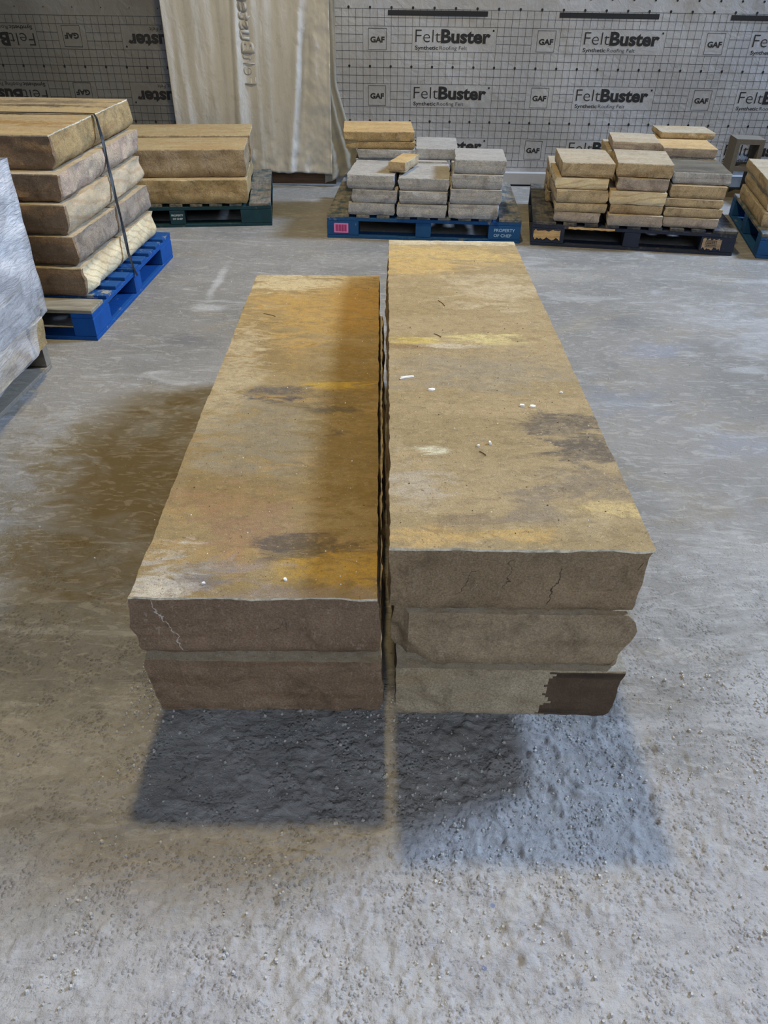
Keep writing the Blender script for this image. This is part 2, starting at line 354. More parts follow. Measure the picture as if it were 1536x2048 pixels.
    chip = s.math('MULTIPLY', s.step(vo.outputs['Distance'], 0.26, 0.22), s.step(vo.outputs['Color'], 0.80, 0.81))
    mp = s.n('ShaderNodeMapping'); s.put(mp.inputs[0], c0); mp.inputs['Location'].default_value = (-0.26 / 0.17, -0.60 / 0.16, 0); mp.inputs['Scale'].default_value = (1 / 0.17, 1 / 0.16, 0)
    ln = s.n('ShaderNodeVectorMath', operation='LENGTH'); s.put(ln.inputs[0], mp.outputs[0])
    c = s.mix(s.math('MULTIPLY', chip, s.step(ln.outputs['Value'], 1.1, 0.9)), c, (0.24, 0.27, 0.40))
    fine = s.noise(co((1, 1, 1)), 75, 6, 0.75)
    b = s.bump(fine, 0.8, 0.007, s.bump(s.noise(co((1, 1.3, 1), (0, 0, 0), 0.5), 20, 10, 0.66, 0.6), 0.6, 0.012))
    fr_ = s.step(sy.outputs[1], 2.2, 1.1)
    v2 = s.n('ShaderNodeTexVoronoi'); v2.inputs['Scale'].default_value = 115; s.put(v2.inputs['Vector'], co((1, 1, 1)))
    gr = s.math('MULTIPLY', s.math('MULTIPLY', s.step(v2.outputs['Distance'], 0.55, 0.05), s.step(s.noise(co((1, 1, 1), (9, 9, 0)), 9, 8, 0.72), 0.46, 0.60)), fr_)
    b = s.bump(gr, 0.9, 0.006, b)
    cl = s.math('MULTIPLY', s.step(s.noise(co((1, 1, 1), (3, 3, 0)), 42, 6, 0.68), 0.50, 0.72), fr_)
    cl2 = s.math('MULTIPLY', s.step(s.noise(co((1, 1.4, 1), (6, 3, 0), .6), 17, 7, 0.66, 1.2), 0.52, 0.62), fr_)
    b = s.bump(cl, 0.5, 0.006, s.bump(cl2, 0.3, 0.004, b))
    m = s.out(c, s.bump(sw, 0.4, 0.012, b))
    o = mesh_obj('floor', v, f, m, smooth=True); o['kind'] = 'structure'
    # loose crumbs of dried slurry, beyond counting
    rnd = random.Random(4); mb = MB()
    for _ in range(9000):
        if rnd.random() < 0.8:
            x, y = rnd.uniform(-0.6, 1.3), 0.3 + 0.95 * rnd.random() ** 0.8
        else: x, y = rnd.uniform(-1.5, 2.0), rnd.uniform(0.3, 4.4)
        cl = vn(x * 5, y * 6, 0, 31)
        if cl < -0.1 and rnd.random() < 0.8: continue
        if (y > 1.4 and x < -1.2) or (y > 1.2 and -0.55 < x < 0.6): continue
        r = 0.0012 + 0.0034 * rnd.random() ** 4 
        zb = 0.002 if y < 1.6 else 0.0
        a0 = rnd.random() * 6; P = []
        for k in range(5):
            a = a0 + k * 1.2566; q = r * rnd.uniform(0.7, 1.25); P.append((x + q * math.cos(a), y + q * math.sin(a), zb - 0.001))
        for k in range(5):
            a = a0 + k * 1.2566 + 0.3; q = r * rnd.uniform(0.4, 0.8); P.append((x + q * math.cos(a), y + q * math.sin(a), zb + r * rnd.uniform(0.7, 1.2)))
        fs = [(5, 6, 7, 8, 9)] + [(k, (k + 1) % 5, 5 + (k + 1) % 5, 5 + k) for k in range(5)]
        mb.add(P, fs)
    s2 = NT('slurry_crumbs', 0.9, 0.2)
    cr = mb.build('floor_grit', s2.out(s2.mix(s2.noise(s2.coord(rand=False), 30), (0.40, 0.39, 0.37), (0.54, 0.52, 0.49))))
    cr['kind'] = 'stuff'; tag(cr, 'loose grit and dried slurry crumbs scattered over the concrete floor', 'grit')
floor()

# ------------------------------------------------------------------ back wall and printed underlay
YW = 6.36
s = NT('wall_board', 0.9, 0.2)
wm = s.out(s.mix(s.noise(s.coord(rand=False), 3), (0.30, 0.29, 0.28), (0.38, 0.37, 0.36)))
mb = MB(); mb.box(-7, 7, YW, YW + 0.12, 0, 3.2); w = mb.build('wall_back', wm); w['kind'] = 'structure'

def plastic(name, base, base2, dirt, amt=0.5):
    s = NT(name, 0.5, 0.4)
    c = s.mix(s.step(s.noise(s.coord((1, 1, 0.6), rand=False), 1.8, 6, 0.6, 0.6), 0.35, 0.65), base, base2)
    c = s.mix(s.step(s.noise(s.coord((1, 1, 1), (4, 4, 4), rand=False), 5, 8, 0.7), 0.52, 0.72, 0, amt), c, dirt)
    wv = s.noise(s.coord((14, 14, 1), rand=False), 30, 2, 0.5)
    c = s.mix(s.step(wv, 0.3, 0.7, 0.18, 0), c, (0.1, 0.1, 0.1))
    return s.out(c, s.bump(s.noise(s.coord((1, 1, 1), rand=False), 9, 6, 0.6, 0.8), 0.35, 0.02))
FELT_R = plastic('grey_roofing_felt', (0.42, 0.43, 0.45), (0.35, 0.36, 0.385), (0.26, 0.255, 0.24))
FELT_L = plastic('dim_grey_roofing_felt', (0.175, 0.175, 0.168), (0.145, 0.145, 0.14), (0.11, 0.105, 0.095))
INK = NT('printed_ink', 0.6, 0.3).out((0.018, 0.018, 0.020))

_deps = None
def text_mesh(txt, bold=0.0):
    cu = bpy.data.curves.new('t', 'FONT'); cu.body = txt; cu.offset = bold; cu.resolution_u = 3; cu.fill_mode = 'FRONT'
    o = bpy.data.objects.new('t', cu); COL.objects.link(o)
    bpy.context.view_layer.update()
    me = bpy.data.meshes.new_from_object(o.evaluated_get(bpy.context.evaluated_depsgraph_get()))
    v = np.array([tuple(q.co)[:2] for q in me.vertices]); f = [tuple(p.vertices) for p in me.polygons]
    bpy.data.objects.remove(o); bpy.data.curves.remove(cu); bpy.data.meshes.remove(me)
    return v, f
def fit(vf, x0, x1, y0, cap, capunit=0.729):
    v, f = vf
    w0, w1 = v[:, 0].min(), v[:, 0].max()
    u = np.empty_like(v); u[:, 0] = x0 + (v[:, 0] - w0) / (w1 - w0) * (x1 - x0); u[:, 1] = y0 + v[:, 1] / capunit * cap
    return u, f
T_FELT = text_mesh('Felt', -0.012); T_BUST = text_mesh('Buster', 0.040); T_SYN = text_mesh('Synthetic', 0.018)
T_ROOF = text_mesh('Roofing Felt', -0.004); T_GAF = text_mesh('GAF', 0.040)

def rect2(x0, x1, y0, y1):
    return np.array([(x0, y0), (x1, y0), (x1, y1), (x0, y1)]), [(0, 1, 2, 3)]
def circ2(x, y, r, n=10):
    return np.array([(x + r * math.cos(a), y + r * math.sin(a)) for a in np.linspace(0, 2 * math.pi, n, endpoint=False)]), [tuple(range(n))]
def poly2(pts): return np.array(pts), [tuple(range(len(pts)))]

def felt(name, x0, x1, z0, z1, gx, gz, flip, mat, topblank=None):
    """printed sheet: gx, gz = where the corner of a small square logo patch lies. Cell 2 in. flip turns the print upside down"""
    CW, CH = 0.0509, 0.0514
    sg = -1 if flip else 1
    wav = lambda x, z: YW - 0.012 - 0.004 * np.sin(x * 5 + z * 2) - 0.003 * np.sin(z * 9 + x * 3) - 0.003 * vn(np.asarray(x) * 4, np.asarray(z) * 4, 0, 3)
    nx, nz = int((x1 - x0) / 0.05), int((z1 - z0) / 0.05)
    xs, zs = np.linspace(x0, x1, nx + 1), np.linspace(z0, z1, nz + 1)
    mb = MB()
    v = [(x, float(wav(x, z)), z) for x in xs for z in zs]
    mb.add(v, [(i * (nz + 1) + j, (i + 1) * (nz + 1) + j, (i + 1) * (nz + 1) + j + 1, i * (nz + 1) + j + 1) for i in range(nx) for j in range(nz)], 0)
    def put(vf, lift=0.0012):
        u, f = vf
        X = gx + sg * u[:, 0] * CW; Z = gz + sg * u[:, 1] * CH
        if X.min() < x0 + 0.003 or X.max() > x1 - 0.003:     # clip to the sheet
            X = np.clip(X, x0 + 0.002, x1 - 0.002)
        if Z.max() > z1 or Z.min() < z0 - 0.001: return
        mb.add(zip(X, wav(X, Z) - lift, Z), f if True else f, 1)
    # pattern frame: u right, v up, origin at top left corner of a GAF patch, in cells. period 24 x 7
    umin, umax = sorted(((x0 - gx) / CW * sg, (x1 - gx) / CW * sg)); vmin, vmax = sorted(((z0 - gz) / CH * sg, (z1 - gz) / CH * sg))
    if not flip: vlim_top = 2.0; vlim_bot = vmin
    else: vlim_top = vmax; vlim_bot = vmin
    if flip and topblank is not None: vlim_bot = (topblank - gz) / CH * sg
    U0i, U1i = math.ceil(umin + 0.1), math.floor(umax - 0.1)
    V0i, V1i = math.ceil(vlim_bot), min(math.floor(vlim_top), 2 if not flip else 999)
    lw = 0.045
    def blank(u, v):                       # is point in a logo patch (strictly inside)
        a = u % 24; b = (-v) % 7
        return 1e-3 < b < 3 - 1e-3 and (1e-3 < a < 4 - 1e-3 or 7 + 1e-3 < a < 19 - 1e-3)
    for j in range(V0i, V1i + 1):
        for i in range(U0i, U1i):
            if not blank(i + 0.5, j): put(rect2(i - lw / 2, i + 1 + lw / 2, j - lw / 2, j + lw / 2))
    for i in range(U0i, U1i + 1):
        for j in range(V0i, V1i):
            if not blank(i, j + 0.5): put(rect2(i - lw / 2, i + lw / 2, j, j + 1))
    for j in range(V0i - 3, V1i + 1):
        if (-j) % 7 == 5 and j >= V0i:
            for i in range(U0i, U1i + 1):
                if i % 3 == 1: put(circ2(i, j + 0.16 * 1, 0.17)); put(poly2([(i - 0.13, j + 0.16), (i, j + 0.5), (i + 0.13, j + 0.16)] if False else [(i - 0.12, j + 0.1), (i + 0.12, j + 0.1), (i, j - 0.18)]))
        if (-j) % 7 == 0:
            for p in range(-4, 4):
                b = 24 * p
                for vf in (rect2(b + .75, b + 3.35, j - .3, j - .24), rect2(b + .75, b + 3.35, j - 2.85, j - 2.79), rect2(b + .75, b + .81, j - 2.85, j - .24), rect2(b + 3.29, b + 3.35, j - 2.85, j - .24), fit(T_GAF, b + 1.05, b + 3.08, j - 1.92, .68)):
                    inr(vf, umin, umax, put)
                for vf in (fit(T_FELT, b + 7.45, b + 11.05, j - 1.85, 1.62), fit(T_BUST, b + 11.1, b + 18.15, j - 1.85, 1.6), circ2(b + 18.5, j - .38, .14),
                           fit(T_SYN, b + 7.45, b + 10.75, j - 2.72, .48), fit(T_ROOF, b + 10.95, b + 14.9, j - 2.72, .48)):
                    inr(vf, umin, umax, put)
    if not flip:
        for p in range(-2, 4):             # bars in the head band, and nail marks on the selvage
            inr(rect2(24 * p + 3.6 - 0.1, 24 * p + 17.5, 1.25, 1.88), umin, umax, put)
        for i in range(U0i, U1i + 1):
            if i % 3 == 1: put(circ2(i + 0.6, 3.45, 0.16)); put(circ2(i + .6, 14.4, .16))
    else:
        for i in range(U0i, U1i + 1):
            if i % 4 == 1: put(circ2(i + 0.3, V0i - 0.95, 0.08))
    return mb.build(name, [mat, INK])
def inr(vf, a, b, put):
    u, f = vf
    lo, hi = u[:, 0].min(), u[:, 0].max()
    if hi < a or lo > b: return
    if lo < a + 0.05 or hi > b - 0.05:      # keep the faces that lie on the sheet
        ok = [q for q in f if all(a + 0.05 < u[k, 0] < b - 0.05 for k in q)]
        if len(f) == 1:
            u = u.copy(); u[:, 0] = np.clip(u[:, 0], a + 0.05, b - 0.05); put((u, f)); return
        if ok:
            used = sorted({k for q in ok for k in q}); mp = {k: n for n, k in enumerate(used)}
            put((u[used], [tuple(mp[k] for k in q) for q in ok]))
        return
    put(vf)
fr = felt('roofing_felt', -0.47, 3.6, 0.10, 2.2, -0.205, 1.0575, False, FELT_R)
tag(fr, 'grey printed roofing felt covering the right side of the back wall, lettering upright', 'roofing felt')
fl = felt('roofing_felt', -3.6, -1.2, 0.10, 2.2, -2.211, 0.8875, True, FELT_L, 1.137)
tag(fl, 'dark grey printed roofing felt on the left wall section, lettering upside down', 'roofing felt')
bs = NT('grimy_white_sill', 0.8, 0.2)
bsm = bs.out(bs.mix(bs.noise(bs.coord(rand=False), 8, 6, 0.7), (0.30, 0.30, 0.31), (0.42, 0.42, 0.43)))
mb = MB(); mb.box(-0.2, 7, YW - 0.045, YW - 0.001, 0.012, 0.10, bev=0.004); o = mb.build('baseboard_back', bsm); o['kind'] = 'structure'

# brown board at the foot of the wall behind the curtain
def wood(name, paint, bare, wear=(0.56, 0.66), grain=(1, 14, 14), rough=0.75):
    s = NT(name, rough, 0.25)
    g = s.noise(s.coord(grain), 4, 7, 0.65, 0.4)
    b = s.mix(s.step(g, 0.35, 0.65), tuple(q * 0.6 for q in bare), bare)
    c = b if paint is None else s.mix(s.step(s.noise(s.coord((1, 1, 1), (3, 3, 3)), 11, 8, 0.72), wear[0], wear[1]), s.mix(s.step(g, .4, .7, 0, .5), paint, tuple(q * .6 for q in paint)), b)
    return s.out(c, s.bump(g, 0.35, 0.005))
BROWNWOOD = wood('dark_brown_wood', None, (0.13, 0.07, 0.035))
mb = MB(); mb.box(-1.6, -0.42, YW - 0.06, YW - 0.022, 0, 0.13, bev=0.003); sb = mb.build('sill_board', BROWNWOOD)
tag(sb, 'low dark brown wooden board at the foot of the wall under the hanging sheet', 'board')

# ------------------------------------------------------------------ hanging sheet
def curtain():
    def yc(x, z):
        x = np.asarray(x, float); z = np.asarray(z, float)
        f = 0.004 * np.sin((x + 0.04 * z) * 30) + 0.0025 * np.sin(x * 61 + 1.3)
        f = f + 0.014 * np.exp(-((x + 1.18 - 0.05 * z) / 0.02) ** 2) - 0.012 * np.exp(-((x + 1.14 - .05 * z) / 0.03) ** 2)
        f = f - 0.020 * np.exp(-((x + 0.70 - 0.12 * (z - .6)) / 0.035) ** 2) + 0.018 * np.exp(-((x + 0.635 - .13 * (z - .6)) / 0.035) ** 2)
        f = f + 0.010 * fbm(x * 9, z * 1.5, 0, 77, 4) + 0.010 * fbm(x * 18, z * 18, 0, 78, 3) * np.clip(0.5 - z, 0, .5) * 3
        f = f + 0.012 * fbm(x * 16 + z * 8, z * 12, 0, 88, 3) * np.clip((x + .72) * 6, 0, 1)
        return 6.16 + f - 0.02 * z
    nx, nz = 230, 150
    xs, zs = np.linspace(0, 1, nx + 1), np.linspace(0, 1, nz + 1)
    A, Bz = np.meshgrid(xs, zs, indexing='ij')
    xl = -1.600 + 0.018 * Bz; xr = -0.440 + 0.016 * Bz
    Xc = xl + (xr - xl) * A
    zb = 0.118 - 0.016 * A + 0.012 * fbm(A * 9, 0 * A, 1, 5, 3) - 0.0 * A
    Zc = zb + (2.25 - zb) * Bz ** 1.0
    Yc = yc(Xc, Zc) - 0.02 * np.clip((Xc + .46) / .03, 0, 1)
    v = np.stack([Xc, Yc, Zc], -1).reshape(-1, 3)
    f = [(i * (nz + 1) + j, (i + 1) * (nz + 1) + j, (i + 1) * (nz + 1) + j + 1, i * (nz + 1) + j + 1) for i in range(nx) for j in range(nz)]
    s = NT('dusty_white_sheet', 0.6, 0.3)
    c = s.mix(s.step(s.noise(s.coord((3, 3, 0.7), rand=False), 3, 7, 0.6), 0.36, 0.64), (0.57, 0.57, 0.56), (0.50, 0.50, 0.48))
    c = s.mix(s.step(s.noise(s.coord((1, 1, 1), rand=False), 12, 8, 0.7), 0.54, 0.74, 0, 0.4), c, (0.33, 0.31, 0.26))
    m = s.out(c, s.bump(s.noise(s.coord((2, 2, 1), rand=False), 14, 7, 0.65, 0.6), 0.45, 0.012))
    mesh = MB(); mesh.add(v, f, 0)
    m2 = NT('faded_print', 0.7, 0.2).out((0.42, 0.415, 0.39))
    # lettering of the reverse side showing through: turned on end and mirrored
    def putv(vf):
        u, ff = vf                      # u: reading direction (up), v: letter height (to the right)
        X = -1.055 + u[:, 1]; Z = 0.70 + u[:, 0]
        n = len(X)
        mesh.add(zip(X, yc(X, Z) - 0.0022, Z), [q[::-1] for q in ff], 1)
    for p in (0,):
        putv(fit(T_FELT, 0.0, 0.19, 0, 0.09)); putv(fit(T_BUST, 0.195, 0.56, 0, 0.09))
    o = mesh.build('hanging_sheet', [m, m2], smooth=True)
    md = o.modifiers.new('thickness', 'SOLIDIFY'); md.thickness = 0.0015; md.offset = -1
    tag(o, 'dusty off white plastic sheet hanging in folds over the back wall, faint reversed lettering', 'plastic sheet')
    # loose gathered flap beside it
    n1, n2 = 40, 90
    A, Bz = np.meshgrid(np.linspace(0, 1, n1 + 1), np.linspace(0, 1, n2 + 1), indexing='ij')
    Z = 0.03 + 2.2 * Bz
    wd = np.interp(Z, [0, 0.1, 0.25, 0.45, 0.7, 2.3], [0.13, 0.22, 0.20, 0.12, 0.045, 0.035])
    X = -0.50 + A * (wd + 0.06)
    Z = Z + np.clip(0.25 - Z, 0, 1) * A * 0.35
    Y = 6.22 + 0.012 * np.sin(A * 16 + Z * 5) * np.clip(1 - Z, 0.1, 1) - 0.05 * np.clip(.5 - Z, 0, .5) + 0.03 * fbm(X * 14 - Z * 9, Z * 9, 0, 61, 3) * np.clip(.8 - Z, .05, .8)
    v = np.stack([X, Y, Z], -1).reshape(-1, 3)
    f = [(i * (n2 + 1) + j, (i + 1) * (n2 + 1) + j, (i + 1) * (n2 + 1) + j + 1, i * (n2 + 1) + j + 1) for i in range(n1) for j in range(n2)]
    s = NT('grimy_olive_sheet', 0.7, 0.2)
    m = s.out(s.mix(s.noise(s.coord((1, 1, .5), rand=False), 9, 7, 0.65), (0.20, 0.19, 0.155), (0.34, 0.33, 0.29)), s.bump(s.noise(s.coord(rand=False), 20, 6, .6), .4, .01))
    o = mesh_obj('sheet_flap', v, f, m, smooth=True); md = o.modifiers.new('thickness', 'SOLIDIFY'); md.thickness = 0.002
    tag(o, 'grimy loose sheet gathered on the floor at the right edge of the hanging sheet', 'plastic sheet')
curtain()

# ------------------------------------------------------------------ pallets
def pmats(tagname, paint, bare, deck, wear):
    return (wood(tagname + '_painted_block', paint, bare, wear, (3, 3, 3)), wood(tagname + '_deck', *deck), wood(tagname + '_stringer', paint, bare, (wear[0] - 0.05, wear[1]), (14, 3, 14)))
def text_part(name, parent, txts, x0, y, mat, fy=-0.0015):
    mb = MB()
    for t, xa, xb, z, cap in txts:
        u, f = fit(text_mesh(t, 0.012), xa, xb, z, cap)
        mb.add([(p[0], y + fy, p[1]) for p in u], f)
    return mb.build(name, mat, parent)
def pallet(loc, rz, mats, label, seed, W=1.22, D=1.016, bw=0.20, bm=0.048):
    random.seed(seed); blk, deck, stg = mats
    t = empty('pallet', loc, rz); tag(t, label, 'pallet', None)
    n = 9; ends = 0.14; inner = 0.080; gap = (W - 2 * ends - 7 * inner) / 8
    x = 0
    for k in range(n):
        wd = ends if k in (0, 8) else inner
        mb = MB(); mb.box(x, x + wd, 0.0, D, 0.126, 0.144, j=0.0015, bev=0.0025); mb.build('deck_board', deck, t); x += wd + gap
    for y in (0, D / 2 - 0.05, D - 0.1):
        mb = MB(); mb.box(0, W, y, y + 0.1, 0.106, 0.126, bev=0.002); mb.build('stringer_board', stg, t)
        for xa, xb in ((0, bw), (W / 2 - bm, W / 2 + bm), (W - bw, W)):
            mb = MB(); mb.box(xa, xb, y, y + 0.1, 0.018, 0.106, bev=0.004); mb.build('block', blk, t)
        mb = MB(); mb.box(0, W, y, y + 0.1, 0, 0.018, bev=0.002); mb.build('bottom_board', stg, t)
    for xa in (0, W - 0.1):
        for ya, yb in ((0.1, D / 2 - 0.05), (D / 2 + 0.05, D - 0.1)):
            mb = MB(); mb.box(xa, xa + 0.1, ya, yb, 0, 0.018, bev=0.002); mb.build('bottom_board', stg, t)
    return t
GREYWOOD = ((0.20, 0.19, 0.17), (0.30, 0.27, 0.22), (0.45, 0.6), (14, 2, 14))
P_MID = pmats('mid_blue', (0.012, 0.075, 0.22), (0.30, 0.27, 0.22), ((0.05, 0.08, 0.10), (0.24, 0.22, 0.19), (0.40, 0.56), (14, 2, 14)), (0.64, 0.70))
P_BLUE = pmats('bright_blue', (0.003, 0.065, 0.27), (0.30, 0.32, 0.30), ((0.005, 0.06, 0.22), (0.30, 0.29, 0.25), (0.54, 0.62), (14, 2, 14)), (0.66, 0.72))
P_GREEN = pmats('dark_teal', (0.010, 0.042, 0.055), (0.12, 0.12, 0.10), ((0.03, 0.06, 0.07), (0.20, 0.18, 0.15), (0.38, 0.56), (14, 2, 14)), (0.62, 0.70))
P_DARK = pmats('dark_navy', (0.022, 0.030, 0.055), (0.14, 0.13, 0.12), ((0.03, 0.035, 0.05), (0.13, 0.12, 0.10), (0.42, 0.58), (14, 2, 14)), (0.62, 0.70))
P_GREY = pmats('bare_grey', (0.20, 0.18, 0.15), (0.26, 0.235, 0.19), ((0.26, 0.235, 0.19), (0.32, 0.29, 0.24), (0.4, 0.6), (14, 2, 14)), (0.45, 0.6))
def ang(a, b): return math.atan2(b[1] - a[1], b[0] - a[0])

mp_ = pallet((-0.389, 4.85, 0), -0.053, P_MID, 'blue pallet carrying the grey stone blocks, pink barcode sticker on its corner', 3)
STW = NT('white_stencil', 0.7, 0.2).out((0.36, 0.55, 0.75))
STG = NT('pale_stencil', 0.7, 0.2).out((0.55, 0.62, 0.62))
STD = NT('dark_stencil', 0.7, 0.2).out((0.03, 0.03, 0.03))
text_part('stencil_lettering', mp_, [('PROPERTY', 1.055, 1.185, 0.068, 0.019), ('OF CHEP', 1.055, 1.165, 0.036, 0.019)], 0, 0, STW)
mb = MB(); mb.box(0.045, 0.135, -0.0012, -0.0002, 0.034, 0.092, 0)
for k in range(13):
    a = 0.054 + k * 0.0056; mb.box(a, a + (0.0042 if k % 3 else 0.0028), -0.0018, -0.0013, 0.042, 0.084, 1)
st = mb.build('barcode_sticker', [NT('pink_sticker', 0.6, 0.3).out((0.75, 0.22, 0.50)), NT('magenta_bars', 0.6, 0.3).out((0.22, 0.008, 0.09))], mp_)
st['label'] = 'pink sticker with dark magenta bars'

gp = pallet((-1.985, 4.95, 0), 0.125, P_GREEN, 'dark teal pallet by the hanging sheet, under the long golden blocks', 5)
text_part('stencil_lettering', gp, [('PROPERTY', 0.572, 0.648, 0.070, 0.012), ('OF CHEP', 0.578, 0.642, 0.048, 0.012)], 0, 0, STG)

rp = pallet((0.895, 4.76, 0), -0.135, P_DARK, 'dark navy pallet carrying the tan stone blocks, splintered at one corner', 7)
def ragged(name, x0, x1, z0, z1, seed, mats, parent, th=0.004):
    rnd = random.Random(seed); n = 14; top = []; bot = []
    for k in range(n + 1):
        x = x0 + (x1 - x0) * k / n; e = (z1 - z0)
        top.append((x, z1 - e * rnd.uniform(0, 0.22))); bot.append((x, z0 + e * rnd.uniform(0, 0.3)))
    P = [(x, -th, z) for x, z in bot] + [(x, -th, z) for x, z in top] + [(x, 0.001, z) for x, z in bot] + [(x, 0.001, z) for x, z in top]
    m = n + 1; fs = []
    for k in range(n):
        fs += [(k, k + 1, m + k + 1, m + k), (m + k, m + k + 1, 3 * m + k + 1, 3 * m + k), (k + 1, k, 2 * m + k, 2 * m + k + 1)]
    fs += [(0, m, 3 * m, 2 * m), (n, 2 * m + n, 3 * m + n, m + n)]
    o = mesh_obj(name, P, fs, mats, parent=parent); return o
RAW = wood('raw_yellow_wood', None, (0.62, 0.42, 0.20), grain=(3, 14, 14))
o = ragged('splintered_wood', 0.012, 0.175, 0.035, 0.10, 2, RAW, rp); o['label'] = 'torn bare yellow wood'
o = ragged('splintered_wood', 0.22, 0.50, 0.108, 0.124, 3, RAW, rp, 0.006)
o = ragged('bare_patch', 1.03, 1.14, 0.026, 0.100, 9, wood('bare_tan_wood', None, (0.42, 0.31, 0.21), grain=(3, 14, 14)), rp)
mb = MB()
for a, b, c, d in ((1.048, 1.112, 0.084, 0.086), (1.048, 1.112, 0.048, 0.050), (1.048, 1.050, 0.048, 0.086), (1.110, 1.112, 0.048, 0.086)): mb.box(a, b, -0.0052, -0.0041, c, d)
for k in range(3):
    q = 1.054
    while q < 1.104:
        e = random.uniform(0.003, 0.010); mb.box(q, min(q + e, 1.107), -0.0052, -0.0041, 0.055 + k * 0.010, 0.060 + k * 0.010); q += e + 0.002
mb.build('stamp', STD, rp)

bp = pallet((-1.326, 3.19, 0), math.radians(87.4), P_BLUE, 'bright blue pallet under the strapped stack of five slabs', 11)
for ch in bp.children:
    if ch.name.startswith('deck_board') and ch.data.vertices[0].co.x < 0.01: ch.data.materials[0] = wood('worn_grey_board', None, (0.28, 0.26, 0.21), grain=(14, 2, 14)); ch['label'] = 'bare grey front board'
wp = pallet((-1.512, 1.69, 0), math.radians(86.2), P_GREY, 'weathered bare wood pallet under the film wrapped stones', 13, bw=0.04, bm=0.02)
ep = pallet((2.235, 4.56, 0), -0.2, P_MID, 'scuffed blue pallet cut off by the right edge of the photo', 17)

# ------------------------------------------------------------------ stacks of small stones
def zstone(name, p, depth, z0, t, mats, label, cat, group, seed, amp=0.006, jag=0.004, **k):
    (xa, ya), (xb, yb) = p
    w = math.hypot(xb - xa, yb - ya)
    o = rock(name, xa, ya, z0, w, depth, t - 0.0015, math.atan2(yb - ya, xb - xa), mats, seed, res=0.021, amp=amp, jag=jag, freq=13, under=0.009, **k)
    return tag(o, label, cat, group)
G3 = [GREY_TOP, GREY_SIDE, RIM_GREY]
GRP_G = 'grey blocks on the blue pallet'
mid = [('left', [(-.253, 4.846, .034, 4.83, .144, .071), (-.227, 4.85, .051, 4.83, .215, .079), (-.260, 4.861, .030, 4.83, .294, .083)]),
       ('middle', [(.056, 4.800, .357, 4.785, .144, .077), (.067, 4.81, .360, 4.795, .221, .073), (.060, 4.835, .368, 4.82, .294, .073)]),
       ('right', [(.370, 4.787, .676, 4.77, .144, .086), (.375, 4.79, .687, 4.775, .230, .085), (.384, 4.81, .689, 4.79, .315, .080), (.397, 4.831, .702, 4.815, .395, .080)])]
lay = ['resting on the pallet', 'second from the bottom', 'third from the bottom', 'topmost']
sd = 100
for cn, rows in mid:
    for k, (xa, ya, xb, yb, z, t) in enumerate(rows):
        sd += 1
        ln = 'topmost' if k == len(rows) - 1 else lay[k]
        zstone('stone_block', ((xa, ya), (xb, yb)), 0.44 if cn != 'right' else 0.36, z, t, G3 if k == len(rows) - 1 else [GREY_TOP, GREY_SIDE, GREY_SIDE],
               f'grey stone block, front row, {cn} column of the blue pallet, {ln}', 'stone block', GRP_G, sd, 0.007, 0.005)
# rear row
for cn, xa, xb, yy in (('left', -.225, .06, 5.33), ('middle', .085, .38, 5.315), ('right', .41, .70, 5.30)):
    zz = [.144, .215, .294, .379] if cn == 'left' else [.144, .221, .294, .369]
    for k in range(3):
        sd += 1
        zstone('stone_block', ((xa, yy), (xb, yy - 0.016)), 0.40, zz[k], zz[k + 1] - zz[k], G3,
               f'grey rear row block behind the {cn} grey column, {lay[k]}', 'stone block', GRP_G, sd)
zstone('stone_block', ((-.205, 5.30), (.167, 5.295)), 0.42, .379, .060, G3, 'wide grey stone block directly under the two golden slabs', 'stone block', GRP_G, 141)
zstone('stone_block', ((.176, 5.36), (.450, 5.35)), 0.42, .369, .068, G3, 'grey block lying behind the small golden block, beside the golden slabs', 'stone block', GRP_G, 142)
GD = [GOLD_TOP, GOLD_SIDE, RIM_TAN]
GB = stone_top('bright_golden_top', (0.68, 0.48, 0.22), (0.60, 0.40, 0.17), (0.50, 0.27, 0.09), DK, rust=0.5, darkamt=0.1, dustamt=0.1)
GBS = stone_side('bright_golden_face', (0.72, 0.55, 0.30), (0.64, 0.46, 0.23), (0.46, 0.30, 0.13), 0.5, 7)
RIMG = rim_mat('bruised_golden_edge', (0.75, 0.60, 0.36))
zstone('stone_slab', ((-.285, 5.295), (.163, 5.305)), 0.37, .439, .046, [GB, GBS, RIMG], 'thin golden slab under the topmost golden slab, behind the grey blocks', 'stone slab', None, 143)
zstone('stone_slab', ((-.298, 5.282), (.160, 5.300)), 0.41, .485, .060, [GB, GBS, RIMG], 'golden sandstone slab, topmost of the pile on the blue pallet with grey blocks', 'stone slab', None, 144)
zstone('stone_offcut', ((-.001, 4.922), (.097, 4.888)), 0.27, .380, .062, [GB, TAN_SIDE, RIMG], 'small golden stone offcut lying across two grey columns', 'stone offcut', None, 145)

